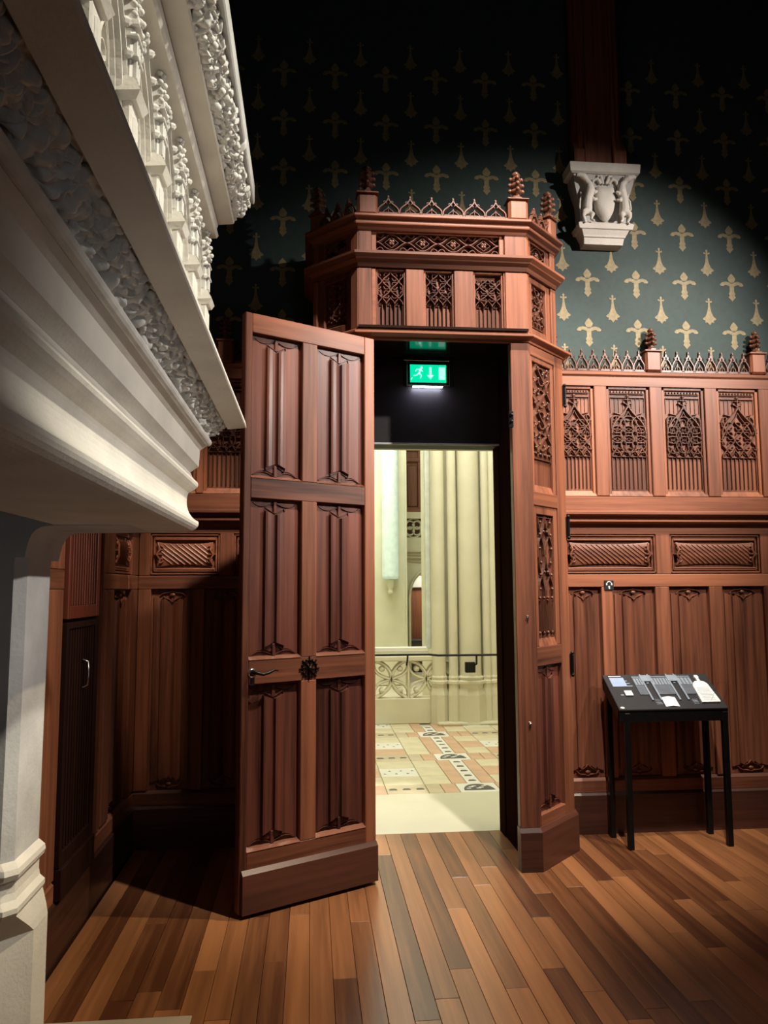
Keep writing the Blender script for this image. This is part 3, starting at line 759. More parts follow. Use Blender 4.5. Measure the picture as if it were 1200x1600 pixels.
# jamb posts: front facets
post(FRONT, Lf-.112, Lf, .235, 3.085, 0, .06); post(FRONT, 0, .085, .235, 3.085, 0, .06)
for F, side in ((RCH, 1), (LCH, -1)):
    L = F[2]
    def X(a, b): return (a, b) if side > 0 else (L-b, L-a)
    post(F, *X(0, .028), .235, 3.085, .002); post(F, *X(L-.115, L), .235, 3.085, .002)
    xa, xb = X(.028, L-.115)
    rail_(F, xa, xb, 2.095, 2.180); rail_(F, xa, xb, 1.140, 1.255); rail_(F, xa, xb, 3.02, 3.085); rail_(F, xa, xb, .235, .30)
    # tall lattice panel
    b = MB(); b.box(xa, xb, .034, .046, 2.180, 3.02); pn = b.build('traceried_panel', WV, LB, F[0], F[1])
    fr = MB(); ms = .035
    fr.box(xa, xa+ms, .012, .034, 2.18, 3.02, .003); fr.box(xb-ms, xb, .012, .034, 2.18, 3.02, .003)
    fr.box(xa+ms, xb-ms, .012, .034, 2.99, 3.02, .003); fr.prism_x([(.012, 2.18), (.030, 2.225), (.034, 2.225), (.034, 2.18)], xa+ms, xb-ms); fr.build('panel_frame', WV, pn)
    inst('tracery', shared(('tall',), lambda: trac_tall(xb-xa-2*ms, .60, 4), 'tracery', WC), pn, (xa+ms, .032, 2.385))
    b = MB(); b.box(xa, xb, .034, .046, 1.255, 2.095); pn = b.build('traceried_panel', WV, LB, F[0], F[1])
    fr = MB(); ms = .045
    fr.box(xa, xa+ms, .012, .034, 1.255, 2.095, .003); fr.box(xb-ms, xb, .012, .034, 1.255, 2.095, .003)
    fr.box(xa+ms, xb-ms, .012, .034, 2.045, 2.095, .003); fr.prism_x([(.012, 1.255), (.030, 1.30), (.034, 1.30), (.034, 1.255)], xa+ms, xb-ms); fr.build('panel_frame', WV, pn)
    inst('tracery', shared(('mouch',), lambda: trac_mouch(xb-xa-2*ms, .71), 'tracery', WC), pn, (xa+ms, .032, 1.325))
    Wl = xb-xa
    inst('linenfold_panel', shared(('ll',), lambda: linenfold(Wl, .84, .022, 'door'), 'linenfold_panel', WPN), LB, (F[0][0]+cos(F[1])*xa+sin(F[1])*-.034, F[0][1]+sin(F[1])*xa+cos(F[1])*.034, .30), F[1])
for F, (x0, x1, a, b) in ((FRONT, (Lf-.125, Lf, 0, 1)), (FRONT, (0, .10, 1, 0))) :
    pass
plp = [(.05, 0), (-.022, 0), (-.022, .215), (-.006, .238), (.05, .238)]
for F, x0, x1, a, b in ((RCH, 0, DX, 1, 0), (FRONT, Lf-.118, Lf, 0, 1), (LCH, 0, DX, 0, 1), (FRONT, 0, .09, 1, 0), (RSD, 0, RSD[2], 0, 0), (LSD, 0, LSD[2], 0, 0)):
    m = MB(); m.prism_x(plp, x0, x1, -t22*a, t22*b); m.build('plinth', WSK, LB, F[0], F[1])
for F in (RSD, LSD):
    post(F, 0, F[2], .235, 3.085, .003, .05)
# inner door frame and reveal
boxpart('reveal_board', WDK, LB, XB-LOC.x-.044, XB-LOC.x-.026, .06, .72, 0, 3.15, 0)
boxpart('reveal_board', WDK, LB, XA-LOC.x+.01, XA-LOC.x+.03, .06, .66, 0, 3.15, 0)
boxpart('overdoor_board', plain('dark_satin_wood', (.035, .028, .030), .45), LB, XA-LOC.x+.03, XB-LOC.x-.044, .60, .64, 2.565, 3.15, 0)
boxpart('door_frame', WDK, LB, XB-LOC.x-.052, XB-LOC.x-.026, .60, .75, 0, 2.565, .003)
m = MB(); m.box(XA-LOC.x+.03, XB-LOC.x-.044, .592, .601, 2.560, 2.572, .002); m.build('lintel_bead', WHITEP, LB)
# black hinges at the outer edge of the right-hand facet
def hinge_mesh():
    m = MB(); m.box(-.014, .014, -.006, .0, -.066, .066, .002); m.tube([(0, -.012, -.055), (0, -.012, .055)], .009, 8)
    m.blob((0, -.012, .068), .012, 8, 5); m.blob((0, -.012, -.068), .012, 8, 5); return m
hm = hinge_mesh().mesh('hinge', BLACK)
for z in (2.84, 1.985, 1.125, .13):
    inst('hinge', hm, LB, (RCH[0][0]+cos(pi/4)*.448, RCH[0][1]+sin(pi/4)*.448-.0, z), pi/4)
m = MB(); m.box(0, .03, -.012, 0, 0, .10, .003); m.blob((.015, -.02, .075), .013); m.blob((.015, -.02, .035), .011); m.build('latch_bolt', BLACK, LB, (XB-.118-LOC.x-.012, .01, 2.56))
for z in (1.42, .81):
    m = MB(); m.box(0, .012, -.004, 0, 0, .03, .001); m.box(.001, .011, -.012, -.004, .008, .022, .001); m.build('strike_plate', STEEL, LB, (XB-.112-LOC.x+.062, -.0, z-.01))

# ================================================================== OPEN DOOR LEAF
DR = empty('door_leaf', (-.346, 3.968, 0), math.atan2(.400, .708), 'tall open door leaf with six linenfold panels, iron lever handle and rosette', 'door')
DW = .813; DH = 3.055; T = .052
for a, b in ((0, .040), (.745, DW)): boxpart('stile', WV, DR, a, b, 0, T, .02, DH, .004)
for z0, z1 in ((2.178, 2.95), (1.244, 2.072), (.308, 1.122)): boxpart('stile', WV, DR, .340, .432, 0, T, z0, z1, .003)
for z0, z1 in ((2.95, DH), (2.072, 2.178), (1.122, 1.244), (.02, .308)): boxpart('rail', WH, DR, .04, .745, .0005, T-.001, z0, z1, .003)
for a, b in ((.04, .34), (.432, .745)):
    for z0, z1 in ((2.178, 2.95), (1.244, 2.072), (.308, 1.122)):
        W, Hh = b-a, z1-z0
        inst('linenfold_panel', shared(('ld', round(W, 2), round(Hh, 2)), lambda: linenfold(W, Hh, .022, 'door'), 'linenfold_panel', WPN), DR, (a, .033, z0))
        m = MB(); m.prism_x([(-.002, z0), (.030, z0+.016), (.033, z0+.016), (.033, z0-.001), (-.002, z0-.001)], a, b); m.build('sill_bead', WP, DR)
boxpart('back_board', WV, DR, .03, DW-.03, .046, .0515, .1, DH-.05, 0)
m = MB(); m.prism_x([(-.020, .02), (-.020, .205), (-.002, .226), (.01, .226), (.01, .02)], .012, DW); m.build('kick_board', WSK, DR)
m = MB(); m.lathe([(.024, 0), (.024, .004), (.018, .008)], n=16); 
m.v = [(x, -z, y) for x, y, z in m.v]; m.box(-.014, .014, -.004, 0, -.060, -.018, .002); hb = m.build('handle_plate', STEEL, DR, (.058, 0, 1.180))
m = MB(); m.tube([(0, 0, 0), (0, -.03, 0), (.012, -.045, -.002), (.04, -.047, -.010), (.075, -.046, -.002), (.105, -.044, .010), (.125, -.044, .004)], [.010, .009, .009, .0075, .008, .006, .004], 10); m.build('lever_handle', BLACK, DR, (.058, 0, 1.183))
m = MB()
for k in range(8):
    a = k*pi/4; m.rib([(0, 0), (.02*cos(a-.2), .02*sin(a-.2)), (.060*cos(a), .060*sin(a))], .006, .009, 0); m.blob((.048*cos(a+pi/8), -.003, .048*sin(a+pi/8)), .005, 6, 4)
m.rib(arcp(0, 0, .042, 0, 2*pi, 24)[:-1], .006, .008, 0, True); m.blob((0, -.010, 0), .013); m.build('iron_rosette', BLACK, DR, (.388, 0, 1.183))

# ================================================================== EXIT SIGN
EX = empty('exit_sign', (.775, 4.99, 2.955), 0, 'lit green emergency exit sign hanging above the dark doorway', 'sign')
sw, sh = .285, .165
m = MB(); m.box(-sw/2, sw/2, .0, .05, 0, sh, .004); m.build('housing', BLKP, EX)
m = MB()
for a in ((-sw/2-.004, sw/2+.004, -.006, .004, -.006, .002), (-sw/2-.02, sw/2+.004, -.006, .004, sh, sh+.008), (-sw/2-.006, -sw/2+.001, -.006, .004, 0, sh), (sw/2-.001, sw/2+.004, -.006, .004, 0, sh)): m.box(*a, .001)
m.build('rim', STEEL, EX)
m = MB(); m.box(-.122, .122, -.003, 0, .018, sh-.026); fc = m.build('face', SIGNG, EX)
m = MB(); yy = (-.003, -.0055)
def bar(p, q, wd):
    d = Vector((q[0]-p[0], q[1]-p[1])); n = Vector((-d.y, d.x)).normalized()*wd/2
    m.poly([(p[0]-n.x, p[1]-n.y), (q[0]-n.x, q[1]-n.y), (q[0]+n.x, q[1]+n.y), (p[0]+n.x, p[1]+n.y)], *yy)
def disc(cx, cz, r): m.poly([(cx+r*cos(a*pi/6), cz+r*sin(a*pi/6)) for a in range(12)], *yy)
disc(-.045, .118, .009); bar((-.052, .110), (-.062, .078), .013); bar((-.054, .106), (-.036, .092), .006); bar((-.056, .107), (-.078, .106), .006); bar((-.078, .106), (-.086, .092), .006)
bar((-.062, .080), (-.046, .066), .008); bar((-.046, .066), (-.054, .044), .007); bar((-.062, .080), (-.080, .066), .008); bar((-.080, .066), (-.100, .062), .007); bar((-.108, .05), (-.116, .034), .006)
bar((.015, .122), (.015, .060), .016); m.poly([(-.008, .068), (.015, .040), (.038, .068)], *yy); m.box(.072, .114, yy[1], yy[0], .038, .122)
m.build('pictogram', SIGNW, EX)
m = MB(); m.box(-.10, .10, .01, .04, -.006, -.001); m.build('downlight_lens', plain('lens', (.8, .8, .9), .4, emit=(.75, .80, 1), es=30), EX)
m = MB(); m.box(-.02, .02, .015, .035, sh, .195); m.build('hanger', BLKP, EX)

# ================================================================== BEAM AND CORBEL
BM = empty('wall_beam', (2.022, WY0, 4.56), 0, 'reddish timber wall post rising into the dark above the stone corbel', 'beam')
m = MB(); m.box(-.155, .155, -.115, 0, 0, 1.64, .006); m.build('core', WV, BM)
m = MB(); m.box(-.185, -.120, -.09, .0, 0, 1.64, .02); m.build('moulding', WV, BM)
m = MB(); m.box(.120, .185, -.09, .0, 0, 1.64, .02); m.build('moulding', WV, BM)
for s in (-1, 1):
    m = MB(); m.tube([(s*.105, -.12, .0), (s*.105, -.12, 1.64)], .014, 8); m.build('bead', WV, BM)
    m = MB(); m.prism_x([(-.090, .20), (-.13, .12), (-.13, 0), (-.05, 0), (-.05, .2)], s*.15-.04, s*.15+.04); m.build('foot_block', WV, BM)

CB = empty('stone_corbel', (2.04, WY0, 4.0), 0, 'white stone corbel carved with a shield between two rearing beasts', 'corbel')
def sq_tiers(m, tiers):
    """tiers of (halfwidth, depth, z) making a moulded rectangular bracket"""
    for (w0, d0, z0), (w1, d1, z1) in zip(tiers, tiers[1:]):
        vs = [(-w0, 0, z0), (w0, 0, z0), (w0, -d0, z0), (-w0, -d0, z0), (-w1, 0, z1), (w1, 0, z1), (w1, -d1, z1), (-w1, -d1, z1)]
        m.add(vs, [(0, 1, 2, 3)[::-1], (4, 5, 6, 7), (0, 1, 5, 4), (1, 2, 6, 5), (2, 3, 7, 6), (3, 0, 4, 7)])
m = MB(); sq_tiers(m, [(.140, .06, .000), (.140, .085, .004), (.145, .10, .045), (.150, .11, .048), (.155, .115, .060), (.170, .135, .090), (.190, .145, .094), (.200, .155, .125), (.185, .14, .140)]); m.build('base_moulding', STONE, CB)
m = MB(); sq_tiers(m, [(.165, .09, .14), (.175, .10, .30), (.215, .13, .44), (.22, .14, .49)]); m.build('bell', STONEG, CB)
m = MB(); sq_tiers(m, [(.235, .15, .490), (.250, .165, .500), (.255, .17, .560), (.248, .165, .566)]); m.build('abacus', STONE, CB)
m = MB()
sh_ = [(-.070, .40), (-.045, .415), (0, .405), (.045, .415), (.070, .40), (.080, .30), (.062, .22), (.03, .17), (0, .155), (-.03, .17), (-.062, .22), (-.080, .30)]
n = len(sh_); vs = [(x, -.115, z) for x, z in sh_]+[(x*.9, -.150, .29+(z-.29)*.9) for x, z in sh_]+[(x*.45, -.162, .29+(z-.29)*.45) for x, z in sh_]+[(0, -.166, .29)]
fs = [(i, (i+1) % n, n+(i+1) % n, n+i) for i in range(n)]+[(n+i, n+(i+1) % n, 2*n+(i+1) % n, 2*n+i) for i in range(n)]+[(2*n+i, 2*n+(i+1) % n, 3*n) for i in range(n)]
m.add(vs, fs, True); m.build('shield', STONE, CB)
for s in (-1, 1):
    m = MB(); yb = -.140
    def T(*p): return [(s*a, b, c) for a, b, c in p]
    m.tube(T((.125, yb, .19), (.135, yb-.01, .24), (.130, yb-.018, .30), (.112, yb-.02, .36), (.120, yb-.016, .41), (.150, yb-.018, .445)), [.026, .036, .030, .034, .024, .020], 10)   # trunk and neck
    m.tube(T((.140, yb-.018, .440), (.165, yb-.03, .455), (.195, yb-.035, .462), (.215, yb-.036, .458)), [.022, .024, .016, .011], 8)                  # head
    m.blob((s*.150, yb-.02, .470), .010, 6, 4, (1, 1, 1.6)); m.blob((s*.135, yb-.015, .462), .009, 6, 4, (1, 1, 1.6))
    m.tube(T((.130, yb-.01, .22), (.165, yb-.02, .195), (.168, yb-.02, .17)), [.028, .022, .014], 8); m.tube(T((.168, yb-.02, .175), (.150, yb-.01, .135), (.158, yb-.03, .125)), [.013, .009, .008], 8)
    m.tube(T((.120, yb-.0, .21), (.105, yb-.03, .18), (.112, yb-.02, .15), (.095, yb-.035, .132)), [.024, .018, .010, .009], 8)
    m.tube(T((.110, yb-.02, .355), (.085, yb-.035, .335), (.068, yb-.030, .352)), [.016, .012, .010], 8)
    m.tube(T((.112, yb-.02, .315), (.090, yb-.036, .285), (.070, yb-.030, .295)), [.016, .012, .010], 8)
    m.tube(T((.155, yb+.01, .20), (.185, yb, .24), (.180, yb, .30), (.165, yb+.01, .33), (.175, yb+.005, .36)), [.008, .008, .008, .010, .006], 6)
    m.tube(T((.03, yb, .42), (.055, yb-.01, .455), (.085, yb-.005, .44), (.09, yb, .41)), [.010, .014, .012, .006], 8)
    m.tube(T((.01, yb, .42), (.030, yb-.01, .475), (.055, yb-.005, .478)), [.009, .012, .007], 8)
    me = m.build('carved_beast', STONE, CB)
    rm = me.modifiers.new('remesh', 'REMESH'); rm.mode = 'VOXEL'; rm.voxel_size = .0045; rm.use_smooth_shade = True

# ================================================================== AUDIO SIGN
AU = empty('audio_guide_plate', (2.004, YB, 1.584), 0, 'small black square plate with white headphones mark on the rail', 'sign')
boxpart('plate', BLKP, AU, -.032, .032, -.008, 0, 0, .066, .002)
m = MB(); m.rib(arcp(0, .040, .017, 0, pi, 8), .005, .001, -.008); m.box(-.022, -.013, -.0095, -.008, .033, .045); m.box(.013, .022, -.0095, -.008, .033, .045); m.box(-.004, .005, -.0095, -.008, .008, .028); m.box(-.008, -.003, -.0095, -.008, .021, .026); m.build('headphones_mark', WHITEP, AU)

# ================================================================== DISPLAY STAND
ST = empty('display_stand', (1.911, 4.72, 0), 0, 'slender black display stand with sloping tactile relief panel of the carved screens', 'display stand')
Wt = .710; ang = math.atan2(.185, .275)
for (x, y, h) in ((.052, .02, .82), (.690, .02, .82), (.035, .262, .985), (.690, .262, .985)):
    boxpart('leg', BLACK, ST, x-.017, x+.017, y-.017, y+.017, 0, h, .002)
boxpart('apron', BLACK, ST, .0, Wt, .006, .026, .765, .835, .002); boxpart('apron', BLACK, ST, .0, Wt, .250, .270, .93, 1.005, .002)
for x in (.0, Wt-.02):
    m = MB(); vs = [(x, .01, .765), (x, .27, .94), (x, .27, 1.005), (x, .01, .835)]; vs += [(a+.02, b, c) for a, b, c in vs]
    m.add(vs, [(0, 1, 2, 3), (7, 6, 5, 4), (0, 4, 5, 1), (1, 5, 6, 2), (2, 6, 7, 3), (3, 7, 4, 0)]); m.build('apron', BLACK, ST)
slope = sqrt(.275**2+.185**2)
def tiltpart(name, mb, mat, parent=None):
    me = mb.mesh(name, mat); o = inst(name, me, parent or ST)
    if not parent: o.location = (0, -.002, .843); o.rotation_euler = (ang, 0, 0)
    return o
m = MB(); m.box(0, Wt, 0, slope, -.014, 0, .003); TOP = tiltpart('panel_top', m, BLKP)
def tp(x0, x1, v0, v1, h, nm, mt, c=.001, z0=0.0005):
    q = MB(); q.box(x0, x1, v0, v1, z0, z0+h, c); return tiltpart(nm, q, mt, TOP)
tp(.035, .130, .215, .300, .0008, 'text_block', BLUEP, 0); tp(.035, .120, .310, .316, .0008, 'text_line', WHITEP, 0)
for i in range(3): tp(.13, .165-.01*i, .215+.025*i, .221+.025*i, .0008, 'text_line', BLUEP, 0)
# relief drawing: two door lobbies between runs of panelling
q = MB(); q.box(.185, .245, .13, .295, .0005, .005, .001); q.box(.305, .425, .13, .295, .0005, .005, .001); q.box(.485, .58, .13, .295, .0005, .005, .001)
tiltpart('relief_panelling', q, GREYD, TOP)
q = MB()
for x0, x1 in ((.185, .245), (.305, .425), (.485, .58)):
    n = int((x1-x0)/.02)
    for i in range(n):
        a = x0+(x1-x0)*i/n; q.box(a+.003, a+(x1-x0)/n-.003, .22, .285, .005, .0075, .001)
    q.box(x0, x1, .292, .298, .0005, .008, .001)
    for i in range(n*2): a = x0+(x1-x0)*i/(n*2); q.box(a+.002, a+.007, .298, .306, .0005, .006)
tiltpart('relief_tracery', q, GREYP, TOP)
q = MB()
for xc in (.275, .455):
    q.box(xc-.034, xc-.022, .075, .29, .0005, .010, .001); q.box(xc+.022, xc+.034, .075, .29, .0005, .010, .001); q.box(xc-.038, xc+.038, .25, .31, .0005, .012, .002)
    q.box(xc-.030, xc-.022, .31, .325, .0005, .008); q.box(xc+.022, xc+.030, .31, .325, .0005, .008); q.box(xc-.008, xc+.008, .235, .243, .0005, .006)
tiltpart('relief_lobby', q, GREYP, TOP)
tp(.085, .135, .120, .165, .012, 'square_sample', WHITEP, .002); tp(.058, .078, .130, .140, .0008, 'text_line', GREYP, 0)
q = MB(); q.add([(.310, .02, .003), (.355, .02, .010), (.400, .02, .003), (.310, .105, .003), (.355, .105, .010), (.400, .105, .003), (.310, .02, .0006), (.355, .02, .0006), (.400, .02, .0006), (.310, .105, .0006), (.355, .105, .0006), (.400, .105, .0006)],
  [(0, 1, 4, 3), (1, 2, 5, 4), (0, 6, 7, 1), (1, 7, 8, 2), (3, 4, 10, 9), (4, 5, 11, 10), (0, 3, 9, 6), (2, 8, 11, 5), (6, 9, 10, 7), (7, 10, 11, 8)]); tiltpart('open_booklet', q, WHITEP, TOP)
for i in range(4): tp(.262, .30, .045+.014*i, .049+.014*i, .0008, 'text_line', GREYP, 0)
q = MB(); out = [(.555, .045), (.675, .045), (.680, .055), (.668, .215), (.655, .235), (.632, .245), (.632, .275), (.638, .280), (.634, .300), (.612, .300), (.608, .280), (.613, .272), (.613, .245), (.590, .240), (.575, .225), (.562, .2)]
q.poly(out, 0, -1); q.v = [(x, z, .0005 if y == 0 else .013) for x, y, z in q.v]; BT = tiltpart('bottle_shaped_plaque', q, WHITEP, TOP)
q = MB()
for i in range(9): q.box(.575, .655, .065+.014*i, .068+.014*i, .013, .0136)
q.rib([(.58, .06), (.66, .06), (.655, .21), (.585, .21)], .002, .0, 0, True); tag(tiltpart('engraved_lines', q, GREYP, TOP), kind='stuff')
for i in range(4): tp(.505, .54, .045+.012*i, .049+.012*i, .0008, 'text_line', GREYP, 0)
q = MB(); q.blob((.025, .018, .001), .013, 10, 4, (1.2, .8, .3)); tiltpart('white_stud', q, WHITEP, TOP)

# ================================================================== CHIMNEYPIECE
YE = 2.75; Y0 = -1.2
FP = empty('chimneypiece', (XL+.04, YE, 0), 0, 'huge pale carved stone chimneypiece hood with leafy friezes overhanging on the left', 'fireplace')
FO = Vector((XL+.04, YE, 0))
def fpm(mb, name, mat, parent=None):
    mb.v = [(x-FO.x, y-FO.y, z-FO.z) for x, y, z in mb.v] if parent is None or parent is FP else mb.v
    return mb.build(name, mat, parent or FP)
def ext(prof, y0, y1, name, mat, smooth=False):
    """closed profile [(x,z)] extruded along the hood"""
    n = len(prof); m = MB(); vs = [(x, y0, z) for x, z in prof]+[(x, y1, z) for x, z in prof]
    m.add(vs, [(i, (i+1) % n, n+(i+1) % n, n+i) for i in range(n)], smooth); m.add(vs, [tuple(range(n))[::-1], tuple(range(n, 2*n))])
    return fpm(m, name, mat)
BX = -.78
# lintel mouldings, from the bottom up
def cur(p0, p1, p2, p3, n=6): return bez(p0, p1, p2, p3, n)
ext([(BX, 1.800)]+[(-.60, 1.800)]+cur((-.56, 1.800), (-.47, 1.798), (-.43, 1.800), (-.416, 1.807))+cur((-.416, 1.807), (-.398, 1.815), (-.393, 1.825), (-.396, 1.838), 4)
    + cur((-.396, 1.838), (-.425, 1.850), (-.437, 1.880), (-.438, 1.907))+cur((-.438, 1.907), (-.438, 1.925), (-.436, 1.935), (-.432, 1.940), 3)+[(BX, 1.94)], Y0, YE, 'lintel_moulding', STONE)
ext([(BX, 1.94), (-.432, 1.940), (-.424, 1.944)]+cur((-.424, 1.944), (-.402, 1.955), (-.395, 1.968), (-.401, 1.976), 4)+cur((-.403, 1.979), (-.418, 1.990), (-.425, 2.004), (-.427, 2.013), 4)+[(BX, 2.013)], Y0, YE, 'lintel_moulding', STONE)
ext([(BX, 2.013), (-.427, 2.014), (-.399, 2.034), (-.3955, 2.092), (-.374, 2.108), (-.374, 2.118), (BX, 2.118)], Y0, YE, 'lintel_fascia', STONE)
rl = [(-.366+.013*cos(a), 2.119+.013*sin(a)) for a in [i*pi/6 for i in range(12)]]
ext(rl, Y0, YE-.01, 'roll_moulding', STONEC)
ext([(BX, 2.118), (-.375, 2.118), (-.410, 2.13), (-.415, 2.165), (-.38, 2.183), (-.34, 2.185), (-.305, 2.186), (BX, 2.186)], Y0, YE-.015, 'hollow_frieze', STONEG)
ext([(BX, 2.186), (-.305, 2.186), (-.300, 2.170), (-.236, 2.176), (-.233, 2.179), (-.238, 2.200), (-.250, 2.206), (-.36, 2.23), (-.42, 2.25), (BX, 2.25)], Y0, YE, 'mantel_shelf', STONE)
# carved leaves
def leaf_mesh(seed, lobes=5, depth=.35, name='carved_leaf', curl=.3):
    rd = random.Random(seed); NA, NR = 40, 6; ph = rd.uniform(0, 6); m = MB(); vs = []
    am = [rd.uniform(.75, 1.15) for _ in range(lobes+1)]
    hole = [(rd.uniform(.25, .6), rd.uniform(0, 2*pi)) for _ in range(3)]
    for j in range(NR+1):
        r = j/NR
        for i in range(NA):
            a = 2*pi*i/NA; q = .5-.5*cos(lobes*a+ph); R = (1-depth*(1-q**.7))*(1+.12*sin(a+am[0]*9))
            R *= 1+.06*sin(lobes*3*a)
            rr = r*R; x, z = rr*cos(a), rr*sin(a)
            h = .38*(1-r*r)+.22*sin(pi*r)*q+curl*(r**3)*(q-.55)
            h -= .14*(1-q)*r
            for hr, ha in hole:
                dd = (x-hr*cos(ha))**2+(z-hr*sin(ha))**2; h -= .55*math.exp(-dd/.022)
            vs.append((x, -h, z))
    fs = []
    for j in range(NR):
        for i in range(NA): fs.append((j*NA+i, j*NA+(i+1) % NA, (j+1)*NA+(i+1) % NA, (j+1)*NA+i))
    b = len(vs)
    for i in range(NA):
        x, y, z = vs[NR*NA+i]; vs.append((x*.86, .22, z*.86))
    for i in range(NA): fs.append((NR*NA+i, NR*NA+(i+1) % NA, b+(i+1) % NA, b+i))
    m.add(vs, fs, True); return m
LM = [leaf_mesh(s, l, d, curl=c).mesh('carved_leaf', STONEC) for s, l, d, c in ((1, 5, .30, .12), (2, 4, .26, .22), (3, 6, .30, .10), (4, 3, .25, .2), (5, 5, .34, .25))]
rd = random.Random(11)
# frieze plane: between roll (x -.37,z 2.13) and shelf (x -.30,z 2.178), facing down-right
nv = Vector((.62, 0, -.78)).normalized()      # outwards
def frieze_rot(nv, spin):
    yax = -nv; zax = Vector((0, 1, 0)); xax = yax.cross(zax)
    M = Matrix((xax, yax, zax)).transposed() @ Matrix.Rotation(spin, 3, 'Y')
    return M.to_euler()
y = .62; i = 0
while y < YE-.02:
    s = rd.uniform(.027, .036)
    for t in ((.42,) if i % 2 else (.30, .68)):
        c = Vector((-.362, 0, 2.148)).lerp(Vector((-.300, 0, 2.180)), t*.9+rd.uniform(-.04, .04)) + nv*rd.uniform(-.004, .002)
        o = inst('carved_leaf', LM[rd.randrange(5)], FP, (c.x-FO.x, y-FO.y+rd.uniform(-.01, .01), c.z), rot=frieze_rot(nv, rd.uniform(0, 6.28)), scale=(s, s*rd.uniform(.7, 1.0), s*rd.uniform(1.0, 1.3)))
    y += .055; i += 1
from mathutils import noise as NZ
def relief_strip(p0, p1, y0, y1, nv_, dy, nx, amp, sc):
    m = MB(); ny = int((y1-y0)/dy); vs = []; fs = []
    for j in range(ny+1):
        y_ = y0+(y1-y0)*j/ny
        for k in range(nx+1):
            t = k/nx; c = p0.lerp(p1, t); q = Vector((c.x, y_, c.z))*sc; w_ = NZ.noise_vector(q*.5)*.6
            d = NZ.voronoi(q+w_)[0]; e = min(1, 6*t*(1-t)+.15)
            h = amp*((1-min(1, d[0]*1.5)**2)+.35*NZ.noise(q*2.1)); h -= amp*min(2.2, 9*max(0, NZ.noise(q*1.15+Vector((7, 3, 1)))-.16))
            c = c+nv_*(h*e); vs.append((c.x, y_, c.z))
    for j in range(ny):
        for k in range(nx): a = j*(nx+1)+k; fs.append((a, a+1, a+nx+2, a+nx+1))
    m.add(vs, fs, True); return m
fpm(relief_strip(Vector((-.385, 0, 2.128)), Vector((-.304, 0, 2.182)), .3, YE-.012, nv, .004, 26, .020, 34), 'carved_foliage', STONEC)
